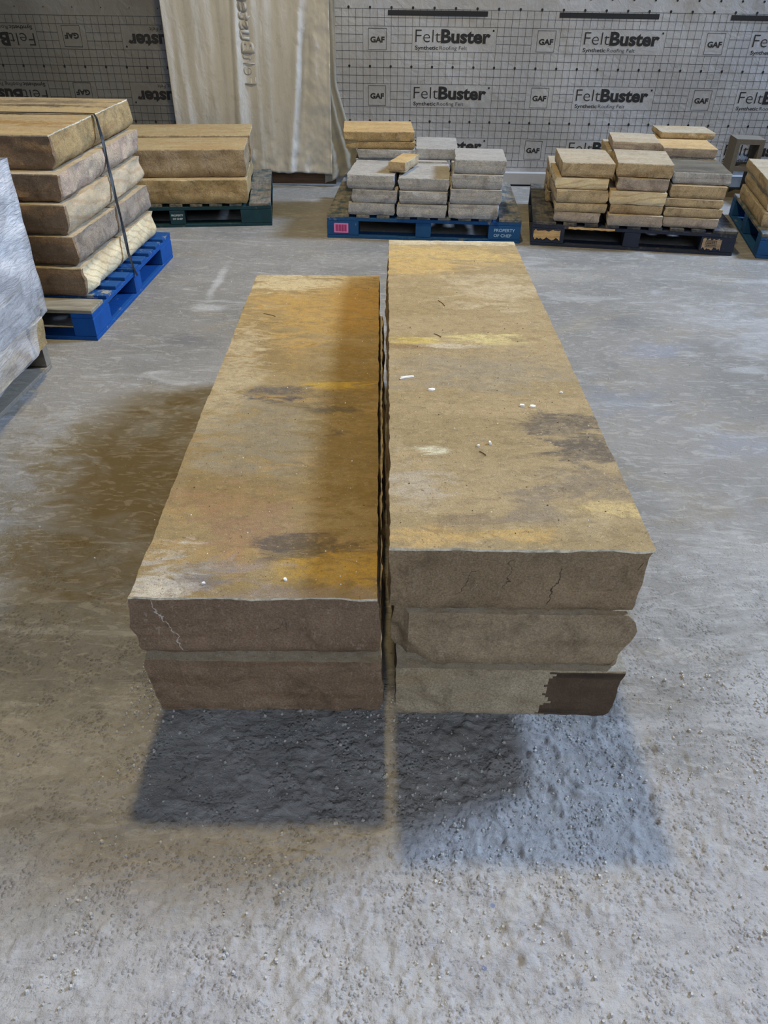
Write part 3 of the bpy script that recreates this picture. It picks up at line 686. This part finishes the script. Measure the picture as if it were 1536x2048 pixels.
T3 = [TAN_TOP, TAN_SIDE, RIM_TAN]; L3 = [TAN_TOP, LILAC_SIDE, RIM_TAN]; C3 = [TAN_TOP, CREAM_SIDE, RIM_TAN]; GY = [GREY_TOP, GREY_SIDE, RIM_GREY]
GRP_T = 'tan blocks on the dark navy pallet'
rt = [('left', .43, [(1.020, 4.764, 1.290, 4.71, .144, .060, L3, 'mauve grey'), (1.015, 4.76, 1.325, 4.72, .204, .052, T3, 'tan'), (1.014, 4.755, 1.320, 4.735, .256, .075, T3, 'pale tan'), (1.006, 4.778, 1.318, 4.75, .331, .061, C3, 'diagonally banded'), (1.037, 4.800, 1.345, 4.775, .392, .084, T3, 'thick square cut tan')]),
      ('middle', .42, [(1.332, 4.684, 1.655, 4.65, .144, .066, L3, 'mauve brown'), (1.341, 4.709, 1.647, 4.676, .210, .052, T3, 'thin tan'), (1.330, 4.707, 1.655, 4.67, .262, .075, C3, 'cream notched'), (1.362, 4.735, 1.658, 4.69, .337, .071, L3, 'greyish'), (1.353, 4.753, 1.670, 4.70, .408, .080, T3, 'thick yellowish')]),
      ('right', .38, [(1.667, 4.678, 1.984, 4.628, .144, .059, L3, 'pinkish grey'), (1.665, 4.683, 1.998, 4.645, .203, .052, T3, 'tan'), (1.667, 4.701, 1.993, 4.66, .255, .048, T3, 'thin tan'), (1.686, 4.720, 2.006, 4.68, .303, .071, T3, 'brownish tan'), (1.697, 4.751, 2.027, 4.71, .374, .068, [MOTTLED_TOP, GREY_SIDE, RIM_GREY], 'dark mottled')])]
l5 = ['on the pallet deck', 'second up', 'third up', 'fourth up', 'topmost']
sd = 200
for cn, dp, rows in rt:
    for k, (xa, ya, xb, yb, z, t, mm, ds) in enumerate(rows):
        sd += 1
        zstone('stone_block', ((xa, ya), (xb, yb)), dp, z, t, mm if k == len(rows) - 1 else [mm[0], mm[1], mm[1]], f'{ds} block, {cn} front column, dark navy pallet, {l5[k]}', 'stone block', GRP_T, sd, 0.006, 0.004)
for cn, xa, xb, yy, zz in (('left', 1.05, 1.36, 5.235, [.144, .215, .290, .36]), ('middle', 1.40, 1.70, 5.20, [.144, .22, .30, .39, .475]), ('right', 1.755, 2.075, 5.16, [.144, .22, .30, .375, .445])):
    for k in range(len(zz) - 1):
        sd += 1
        zstone('stone_block', ((xa, yy), (xb, yy - 0.042)), 0.38, zz[k], zz[k + 1] - zz[k], T3,
               f'tan rear row block behind the {cn} column, navy pallet, {l5[k]}', 'stone block', GRP_T, sd)
zstone('stone_block', ((1.416, 5.175), (1.700, 5.13)), .33, .475, .056, [TAN_TOP, LILAC_SIDE, RIM_TAN], 'pale tan block on the rear row, behind the middle column of the navy pallet', 'stone block', GRP_T, 240)
zstone('stone_block', ((1.738, 5.145), (2.065, 5.11)), .48, .445, .058, [GB, LILAC_SIDE, RIM_TAN], 'orange stained block behind the dark mottled block', 'stone block', GRP_T, 241)
zstone('stone_block', ((1.80, 5.45), (2.15, 5.43)), .26, .503, .040, T3, 'highest tan block, rearmost on the dark navy pallet', 'stone block', GRP_T, 242)

# right edge pallet load
for k, (xa, z, t) in enumerate([(2.275, .144, .09), (2.285, .234, .085), (2.27, .319, .075)]):
    zstone('stone_block', ((xa, 4.70), (xa + .5, 4.60)), .75, z, t, T3, f'tan block on the pallet at the right edge, {["bottom", "middle", "top"][k]} of three', 'stone block', 'tan blocks at the right edge', 260 + k)

# ------------------------------------------------------------------ long golden blocks on the teal pallet
NT_ = [GOLD_TOP, GOLD_SIDE, RIMG]
OL = [GOLD_TOP, OLIVE_SIDE, RIMG]
def lrock(p, dp, z, t, mm, label, seed, **k):
    (xa, ya), (xb, yb) = p
    o = rock('stone_slab', xa, ya, z, math.hypot(xb - xa, yb - ya), dp, t - 0.0015, math.atan2(yb - ya, xb - xa), mm, seed, res=0.022, freq=9, under=0.012, **k)
    return tag(o, label, 'stone slab', 'long golden slabs on the teal pallet')
lrock(((-2.02, 4.96), (-.918, 5.07)), .46, .144, .149, NT_, 'long brownish gold slab, bottom front, on the dark teal pallet', 301, amp=0.008)
lrock(((-2.02, 5.455), (-.98, 5.555)), .44, .144, .149, NT_, 'long golden slab at the bottom rear of the dark teal pallet', 302, amp=0.008)
lrock(((-2.02, 5.01), (-.922, 5.127)), .405, .293, .167, OL, 'thick long gold slab, upper front, on the dark teal pallet', 303, amp=0.007)
lrock(((-2.02, 5.44), (-.955, 5.555)), .44, .293, .176, OL, 'thick long gold slab, upper rear, against the hanging sheet', 304, amp=0.007)

# ------------------------------------------------------------------ strapped stack
names = [('cream banded', 'lowest', [TAN_TOP, BROWN_SIDE, CREAM_SIDE, CREAM_SIDE]), ('mauve brown', 'second from the bottom', [TAN_TOP, BROWN_SIDE, MAUVE_SIDE, MAUVE_SIDE]),
         ('swirl banded brown', 'middle one', [TAN_TOP, BROWN_SIDE, SWIRL_SIDE, SWIRL_SIDE]), ('pinkish', 'second from the top', [TAN_TOP, BROWN_SIDE, PINK_SIDE, PINK_SIDE]),
         ('thick golden', 'topmost, with dark veins on top', [DARKBAND_TOP, BROWN_SIDE, RIM_TAN, GOLD_SIDE])]  # the darker brown fronts have the shade of that side painted in
nf = [(-1.388, 3.346, -1.323, 4.336, .144, .138), (-1.401, 3.363, -1.335, 4.348, .282, .132), (-1.416, 3.376, -1.372, 4.426, .414, .133), (-1.424, 3.404, -1.392, 4.509, .547, .118), (-1.455, 3.47, -1.43, 4.55, .665, .141)]
for k, (xn, yn, xf, yf, z, t) in enumerate(nf):
    a = math.atan2(yf - yn, xf - xn) - math.pi / 2      # yaw of the slab
    L = math.hypot(xf - xn, yf - yn); wd = 0.92
    ox, oy = xn - wd * math.cos(a), yn - wd * math.sin(a)
    o = rock('stone_slab', ox, oy, z, wd, L, t - 0.002, a, names[k][2], 320 + k, res=0.018, amp=0.013, jag=0.006, freq=8, under=0.016,
             prof={'R': [(0, -.006), (.3, .004), (1, -.004)]}, side_alt=lambda c, w=wd: c[0] > w - 0.05 and c[1] > 0.016)
    tag(o, f'{names[k][0]} stone slab, {names[k][1]}, strapped on the bright blue pallet', 'stone slab', 'strapped slabs on the blue pallet')
def ribbon(name, pts, wd, mat, label):
    mb = MB(); P = []
    for (x, y, z, nx, nz, tw) in pts:
        y -= 0.11; x -= 0.004
        a = Vector((math.sin(tw) * nx, math.cos(tw), math.sin(tw) * nz)) * wd / 2; n = Vector((nx, 0, nz)) * 0.0015
        c = Vector((x, y, z))
        P += [c - a, c + a, c + a + n, c - a + n]
    fs = [(0, 1, 2, 3)]
    for k in range(len(pts) - 1):
        for q in range(4):
            a, b = k * 4 + q, k * 4 + (q + 1) % 4; fs.append((a, a + 4, b + 4, b))
    mb.add(P, fs); o = mb.build(name, mat); return tag(o, label, 'strap')
STRAP = NT('black_strap', 0.45, 0.4).out((0.006, 0.006, 0.007))
pts = [(-2.385, 4.13, 0.50, -1, 0, 0), (-2.385, 4.13, 0.812, -.7, .7, 0)]
for k in range(12): pts.append((-2.36 + k * 0.08, 4.13, 0.8095, 0, 1, 0))
pts += [(-1.432, 4.125, 0.809, .6, .8, 0), (-1.421, 4.12, 0.790, 1, 0, .1), (-1.405, 4.10, 0.70, 1, 0, .5), (-1.392, 4.07, 0.62, 1, 0, .2), (-1.378, 4.04, 0.54, 1, 0, .5), (-1.36, 4.00, 0.45, 1, 0, .3), (-1.343, 3.97, 0.37, 1, 0, .1),
        (-1.330, 3.94, 0.29, 1, 0, .5), (-1.318, 3.91, 0.21, 1, 0, .3), (-1.295, 3.88, 0.142, 1, 0, 0), (-1.279, 3.87, 0.11, 1, 0, 0)]
ribbon('strap', pts, 0.020, STRAP, 'black plastic strap wound round the stack of slabs on the blue pallet')

# ------------------------------------------------------------------ film wrapped stack
fz = [.144, .262, .395, .53, .67, .82]
offs = [-1.385, -1.392, -1.388, -1.385, -1.392]
for k in range(5):
    wd = .80
    o = rock('stone_block', offs[k] - wd, 2.22 + 0.01 * (k % 2), fz[k], wd, .625 if k else .475, fz[k + 1] - fz[k] - 0.002, -0.066 * 0, [TAN_TOP, [TAN_SIDE, GREY_SIDE, LILAC_SIDE, GREY_SIDE, LILAC_SIDE][k], RIM_TAN], 350 + k, res=0.03, amp=0.008)
    tag(o, f'film wrapped stone block at the left edge, {["bottom", "second up", "third up", "fourth up", "topmost"][k]}', 'stone block', 'film wrapped blocks')
tag(rock('stone_block', -1.555, 2.712, .144, .17, .125, .112, 0, [TAN_TOP, GOLD_SIDE, RIM_TAN], 357, res=.015, amp=.008), 'small bare yellow block at the corner of the film wrapped stack', 'stone block')
def film():
    n, m = 120, 60
    P = []; cor = [(-2.22, 2.17), (-1.365, 2.17), (-1.365, 2.862), (-2.22, 2.862)]
    per = []
    for q in range(4):
        a, b = cor[q], cor[(q + 1) % 4]
        for k in range(30): per.append((a[0] + (b[0] - a[0]) * k / 30, a[1] + (b[1] - a[1]) * k / 30, q))
    nn = len(per)
    for j in range(m + 1):
        s_ = j / m
        for k, (x, y, q) in enumerate(per):
            zb = 0.16 + (0.11 * min(1, max(0, (y - 2.70) / 0.03)) if q in (1, 2) else 0)
            z = zb + (0.835 - zb) * s_
            d = 0.010 * float(fbm(x * 5 + y * 5, z * 9, 0, 41, 3)) + 0.004 * math.sin(z * 40 + (x + y) * 16)
            sg = [(0, -1), (1, 0), (0, 1), (-1, 0)][q]
            P.append((x + sg[0] * d, y + sg[1] * d, z))
    fs = [(j * nn + k, j * nn + (k + 1) % nn, (j + 1) * nn + (k + 1) % nn, (j + 1) * nn + k) for j in range(m) for k in range(nn)]
    s = NT('cloudy_stretch_film', 0.28, 0.5)
    tr = s.n('ShaderNodeBsdfTransparent'); mx = s.n('ShaderNodeMixShader')
    st_ = s.noise(s.coord((1, 1, 1), rand=False, rot=(0.9, 0.3, 0)), 6, 7, 0.6, 1.0)
    zz = s.n('ShaderNodeSeparateXYZ'); s.put(zz.inputs[0], s.n('ShaderNodeTexCoord').outputs['Object'])
    fac = s.math('ADD', s.step(st_, 0.35, 0.65, 0.25, 0.55), s.step(zz.outputs[2], 0.30, 0.62, 0.0, 0.42))   # the film gets whiter and more opaque higher up
    s.put(mx.inputs[0], fac); s.put(mx.inputs[1], tr.outputs[0]); s.put(mx.inputs[2], s.b.outputs[0])
    s.out(s.mix(st_, (0.50, 0.52, 0.57), (0.72, 0.74, 0.78)), s.bump(s.noise(s.coord((1, 1, 5), rand=False, rot=(0.7, 0, 0)), 12, 6, .6, .8), 0.6, 0.02))
    s.t.links.new(mx.outputs[0], s.t.nodes['Material Output'].inputs[0])
    o = mesh_obj('stretch_film', P, fs, s.m, smooth=True)
    tag(o, 'cloudy clear stretch film wound round the stacked stones at the left edge', 'stretch film')
film()

# ------------------------------------------------------------------ the two stacks of long slabs in the middle
PALE = (0.64, 0.58, 0.46)
lt_bl = [(-.02, 1.5, 0.20, .9, (0.44, 0.31, 0.12), 0.0)]
# stains, painted shadow and glare, given in the slab's own coordinates (x across, y along)
LT = stone_top('stained_shaded_ochre_top', (0.27, 0.185, 0.07), (0.34, 0.25, 0.115), (0.46, 0.30, 0.12), (0.13, 0.11, 0.10), rand=False, rust=0.55, darkamt=0.35, dust=(0.46, 0.37, 0.21), dustamt=0.2, blots=[
    (.30, 1.45, .35, .42, (0.50, 0.31, 0.08), .8), (.20, 1.73, .35, .12, (0.62, 0.52, 0.32), .8), (.05, .95, .10, .45, (0.52, 0.43, 0.27), .75), (.22, .6, .22, .25, (0.27, 0.23, 0.155), .8), (.38, .75, .13, .75, (0.22, 0.14, 0.03), .7), (.38, 1.55, .14, .3, (0.42, 0.25, 0.06), .7),  # the long dark blot by the right edge paints the taller pile's shadow
    (.36, .88, .14, .03, (0.52, 0.34, 0.04), .9), (.35, .80, .16, .05, (0.20, 0.14, 0.06), .6), (.18, .84, .12, .045, (0.10, 0.09, 0.09), .9), (.22, .80, .10, .02, (0.07, 0.06, 0.07), .85), (.36, .74, .09, .03, (0.10, 0.08, 0.05), .75), (.37, .61, .04, .03, (0.12, 0.09, 0.06), .7),
    (.13, .31, .16, .10, (0.34, 0.20, 0.09), .75), (.22, .20, .14, .12, (0.32, 0.20, 0.11), .8), (.27, .15, .08, .06, (0.11, 0.09, 0.08), .85), (.35, .14, .10, .05, (0.12, 0.09, 0.05), .75), (.38, .08, .14, .06, (0.52, 0.32, 0.05), .8), (.18, .10, .05, .08, (0.42, 0.25, 0.11), .7),
    (.10, .05, .10, .035, (0.15, 0.14, 0.17), .85), (.05, .05, .08, .12, (0.66, 0.60, 0.50), .85), (.10, .08, .16, .06, (0.30, 0.28, 0.27), .5), (.30, .01, .2, .03, (0.30, 0.24, 0.20), .7)])  # the pale blot at the front left corner is painted glare
RT = stone_top('dusty_buff_top', (0.34, 0.26, 0.13), (0.40, 0.31, 0.17), (0.47, 0.36, 0.20), (0.14, 0.12, 0.10), rand=False, rust=0.5, darkamt=0.28, dust=(0.52, 0.43, 0.28), dustamt=0.3, streak=(1.0, 4.0, 3), blots=[
    (.2, 1.66, .4, .13, (0.60, 0.43, 0.16), .8), (.08, 1.52, .2, .10, (0.58, 0.40, 0.14), .75), (.25, 1.82, .4, .05, (0.66, 0.60, 0.44), .8), (.35, 1.3, .2, .2, (0.56, 0.48, 0.33), .6),  # pale strip along the far edge paints the bright reflection there
    (.07, .90, .08, .03, (0.60, 0.46, 0.12), .9), (.26, .92, .14, .04, (0.66, 0.56, 0.26), .85), (.09, .865, .14, .02, (0.26, 0.16, 0.07), .8), (.16, .87, .1, .02, (0.66, 0.60, 0.46), .7),
    (.26, .72, .3, .14, (0.30, 0.26, 0.19), .7), (.38, .44, .10, .07, (0.12, 0.10, 0.08), .85), (.42, .34, .12, .08, (0.11, 0.095, 0.08), .85), (.40, .22, .14, .08, (0.20, 0.17, 0.14), .6),
    (.10, .33, .05, .02, (0.74, 0.72, 0.55), .95), (.05, .20, .07, .10, (0.50, 0.46, 0.40), .5), (.07, .05, .09, .05, (0.56, 0.38, 0.15), .8), (.22, .04, .12, .03, (0.56, 0.38, 0.14), .8), (.13, .08, .12, .03, (0.26, 0.20, 0.13), .7), (.43, .125, .07, .03, (0.62, 0.48, 0.22), .85), (.27, .13, .06, .06, (0.26, 0.22, 0.17), .6)])
GRP_R = 'long slabs stacked in the taller centre pile'; GRP_L = 'long slabs stacked in the lower centre pile'
BIG = dict(res=0.0095, freq=10, under=0.006, lat=0.55)
def big(x, y, z, w, d, t, yaw, mats, seed, label, grp, **k):
    o = rock('stone_slab', x, y, z, w, d, t, yaw, mats, seed, **{**BIG, **k}); return tag(o, label, 'stone slab', grp)
big(.012, 1.015, .422, .472, 1.83, .151, 0.006, [RT, CRACK_OLIVE, RIM_TAN], 401, 'long buff sandstone slab, topmost of the taller centre pile, dusty with dark stains', GRP_R,
    amp=0.009, jag=.004, prof={'R': [(0, -.035), (.25, -.038), (.6, -.028), (1, 0.0)], 'L': [(0, .006), (.4, .002), (1, 0)]})
def fac2(a, z):   # broken corner at the lower left of the face
    return -np.clip((0.075 - a) * 0.8 - z * 0.60 + 0.006, 0, 0.028) - 0.022 * np.clip((0.026 - a) / 0.010, 0, 1)
big(.022, 1.010, .276, .452, 1.82, .1445, 0.003, [TAN_TOP, OLIVE_SIDE, OLIVE_SIDE], 402, 'middle slab of the taller centre pile, olive brown with a broken lower corner', GRP_R,
    amp=0.008, jag=.004, prof={'R': [(0, -.022), (.35, -.004), (.7, .014), (.9, .002), (1, -.012)]}, facet=fac2)
PALE_SIDE = stone_side('pale_cream_rock_face', (0.66, 0.55, 0.38), (0.56, 0.46, 0.31), (0.46, 0.34, 0.18), 0.5, 5, 0.5)
DARK_SIDE = stone_side('dark_wet_rock_face', (0.17, 0.115, 0.075), (0.12, 0.08, 0.05), (0.04, 0.028, 0.02), 0.8, 18, 0.5, fleck=0.06)
o = big(.030, 1.003, .130, .447, 1.82, .1445, 0.0, [TAN_TOP, PALE_SIDE, PALE_SIDE, DARK_SIDE], 403, 'lowest slab of the taller centre pile, cream face with a dark brown end', GRP_R,
    amp=0.004, prof={'R': [(0, -.004), (1, .012)], 'L': [(0, 0), (1, 0)]},
    res=0.007, side_alt=lambda c: c[0] > .313 + 0.014 * vn(c[2] * 110, 0.0, 0, 5) + 0.010 * vn(c[2] * 40, 2.0, 0, 5))
big(-.478, 1.020, .288, .468, 1.81, .152, 0.013, [LT, CRACK_BROWN, RIM_TAN], 404, 'long ochre slab on top of the lower centre pile, rust stained, pale cracked corner', GRP_L,
    amp=0.010, jag=.004, prof={'L': [(0, -.012), (.12, .002), (.5, .010), (.75, .004), (1, 0)], 'R': [(0, .004), (1, 0)]})
big(-.470, 1.002, .130, .470, 1.82, .157, 0.010, [TAN_TOP, BROWN_SIDE, BROWN_SIDE], 405, 'bottom slab of the lower centre pile, brown rough face, rounded corner', GRP_L,
    amp=0.010, jag=.004, zjit=0.008, prof={'L': [(0, -.040), (.1, -.022), (.3, -.006), (.6, .004), (1, 0)], 'R': [(0, .0), (.5, .006), (1, 0)]})
# supports
TIM = wood('rough_timber', None, (0.34, 0.22, 0.14), grain=(2, 14, 14))
for x0, x1, y, nm in ((-.40, -.04, 1.42, 'under the front of the lower centre pile'), (.07, .43, 1.45, 'under the front of the taller centre pile'), (-.40, -.04, 2.42, 'under the rear of the lower centre pile'), (.07, .43, 2.42, 'under the rear of the taller centre pile')):
    mb = MB(); mb.box(x0, x1, y, y + .13, 0.002, .129, bev=.004); tag(mb.build('timber_bearer', TIM), f'short rough timber bearer {nm}', 'timber', 'timber bearers under the slabs')

# stone flakes, twigs and grit on the slab tops
CHM = NT('white_stone_flake', 0.6, 0.3).out((0.80, 0.77, 0.72))
def chip(x, y, z, lx, ly, rz, label, seed, h=0.004):
    rnd = random.Random(seed); n = 8; P = []
    for r, zz in ((1.0, 0), (0.8, h)):
        for k in range(n):
            a = 2 * math.pi * k / n; q = r * rnd.uniform(.75, 1.1)
            P.append((lx / 2 * q * math.cos(a), ly / 2 * q * math.sin(a), zz * rnd.uniform(.6, 1.1)))
    fs = [tuple(range(n - 1, -1, -1)), tuple(range(n, 2 * n))] + [(k, (k + 1) % n, n + (k + 1) % n, n + k) for k in range(n)]
    tag(mesh_obj('stone_flake', P, fs, CHM, loc=(x, y, z), rz=rz), label, 'stone flake', 'stone flakes on the slab tops')
ZR, ZL = .5735, .4405
chip(.052, 1.69, ZR, .050, .009, .35, 'long thin white flake near the left edge of the taller pile', 1)
chip(.110, 1.625, ZR, .020, .012, .3, 'white flake right of the long thin flake on the taller pile', 2)
chip(.320, 1.55, ZR, .015, .010, -.2, 'left one of the close pair of white flakes on the taller pile', 3)
chip(.345, 1.546, ZR, .018, .012, .2, 'right one of the close pair of white flakes on the taller pile', 4)
chip(.425, 1.62, ZR, .010, .007, -.2, 'tiny white flake near the right edge of the taller pile', 5, .003)
chip(.226, 1.375, ZR, .008, .009, 0, 'chunky white crumb in the middle of the taller pile top', 6, .007)
chip(.200, 1.365, ZR, .010, .006, .5, 'small crumb left of the chunky white crumb on the taller pile', 7)
chip(-.345, 1.025 + .035, ZL, .010, .005, .5, 'small white flake near the front edge of the lower pile', 8)
chip(-.190, 1.075, ZL, .009, .008, 0, 'white crumb on the rust stain near the front of the lower pile', 9, .004)
chip(-.44 + .02, 1.0 - .02 + .02, ZL - .151, .016, .010, 0, 'white chip caught in the joint between the two left slabs', 10, .003) if False else None
def twig(x, y, z, L, rz, label):
    mb = MB(); P = []; n = 5
    for k in range(n + 1):
        t = k / n; c = ((t - .5) * L, .06 * L * math.sin(t * 3.1), .0)
        for dy, dz in ((-.0009, .0), (.0009, .0), (0, .0016)): P.append((c[0], c[1] + dy, c[2] + dz))
    fs = [(0, 2, 1), (3 * n, 3 * n + 1, 3 * n + 2)]
    for k in range(n):
        for q in range(3): a, b = 3 * k + q, 3 * k + (q + 1) % 3; fs.append((a, b, b + 3, a + 3))
    mb.add(P, fs); tag(mb.build('twig', TW, loc=(x, y, z), rz=rz), label, 'twig', 'twigs on the slab tops')
TW = NT('dry_twig', 0.9, 0.1).out((0.10, 0.06, 0.035))
twig(.207, 1.335, ZR, .020, -.9, 'short dark twig near the middle of the taller pile top')
twig(.166, 2.20, ZR, .05, -1.2, 'curved dark twig far up the taller pile top')
twig(.142, 1.955, ZR, .03, -.9, 'dark twig beside the yellow streak on the taller pile top')
twig(-.40, 2.42, ZL, .05, -.5, 'thin dark twig near the far left edge of the lower pile top')
rnd = random.Random(8); mb = MB()
for _ in range(620):
    if rnd.random() < .6: x, y, z = rnd.uniform(.03, .46), 1.04 + 1.75 * rnd.random() ** 1.3, ZR - .0005
    else: x, y, z = rnd.uniform(-.45, -.04), 1.06 + 1.7 * rnd.random() ** 1.3, ZL - .0005
    r = .0007 + .0016 * rnd.random() ** 3; a0 = rnd.random() * 6
    P = [(x + r * math.cos(a0 + k * 1.57), y + r * math.sin(a0 + k * 1.57), z) for k in range(4)] + [(x + .2 * r, y, z + r * 1.2)]
    mb.add(P, [(0, 1, 4), (1, 2, 4), (2, 3, 4), (3, 0, 4)], rnd.randrange(2))
g = mb.build('slab_grit', [CHM, NT('dark_grit', .9, .2).out((.12, .09, .06))]); g['kind'] = 'stuff'; tag(g, 'fine pale and dark grit sprinkled over the long slab tops', 'grit')

# ------------------------------------------------------------------ concrete block, blue tub and oddments at the right of the wall
s = NT('concrete_masonry', 0.95, 0.1)
cm = s.out(s.mix(s.noise(s.coord(rand=False), 40, 6, .7), (0.13, 0.12, 0.10), (0.20, 0.18, 0.15)), s.bump(s.noise(s.coord(rand=False), 120, 4, .7), .6, .005))  # dark base colour stands in for shadow falling on the block
mb = MB(); w_, h_, d_ = .205, .405, .19
outer = [(0, 0), (w_, 0), (w_, h_), (0, h_)]
xs_ = [0, .033, w_ - .033, w_]; zs_ = [0, .035, .187, .218, h_ - .035, h_]
for yy, fl in ((0, 0), (d_, 1)):
    for a in range(3):
        for b in range(5):
            if a == 1 and b in (1, 3): continue
            q = [(xs_[a], yy, zs_[b]), (xs_[a + 1], yy, zs_[b]), (xs_[a + 1], yy, zs_[b + 1]), (xs_[a], yy, zs_[b + 1])]
            mb.add(q, [(0, 1, 2, 3) if not fl else (3, 2, 1, 0)])
for (xa, za), (xb, zb) in ((outer[0], outer[1]), (outer[1], outer[2]), (outer[2], outer[3]), (outer[3], outer[0])):
    mb.add([(xa, 0, za), (xb, 0, zb), (xb, d_, zb), (xa, d_, za)], [(3, 2, 1, 0)])
for z0_, z1_ in ((.035, .187), (.218, h_ - .035)):
    c4 = [(xs_[1], z0_), (xs_[2], z0_), (xs_[2], z1_), (xs_[1], z1_)]
    for k in range(4):
        (xa, za), (xb, zb) = c4[k], c4[(k + 1) % 4]
        mb.add([(xa, 0, za), (xb, 0, zb), (xb, d_, zb), (xa, d_, za)], [(0, 1, 2, 3)])
cb = mb.build('concrete_block', cm, loc=(2.575, 6.07, 0), rz=-0.10)
tag(cb, 'hollow concrete block standing on end against the right side of the wall', 'concrete block')

def tub():
    n = 40; P = []; prof = [(.215, 0), (.225, .02), (.26, .34), (.275, .345), (.278, .365), (.262, .368), (.255, .34), (.215, .03)]
    for r, z in prof:
        for k in range(n): a = 2 * math.pi * k / n; P.append((r * math.cos(a), r * math.sin(a), z))
    fs = [tuple(range(n - 1, -1, -1))] + [(j * n + k, j * n + (k + 1) % n, (j + 1) * n + (k + 1) % n, (j + 1) * n + k) for j in range(len(prof) - 1) for k in range(n)] + [tuple((len(prof) - 1) * n + k for k in range(n))]
    o = mesh_obj('plastic_tub', P, fs, NT('blue_plastic', 0.4, 0.4).out((0.02, 0.07, 0.16)), smooth=True, sharp=.6, loc=(3.085, 5.93, 0.0))
    tag(o, 'dark blue plastic tub half outside the right edge beside the concrete block', 'tub')
tub()
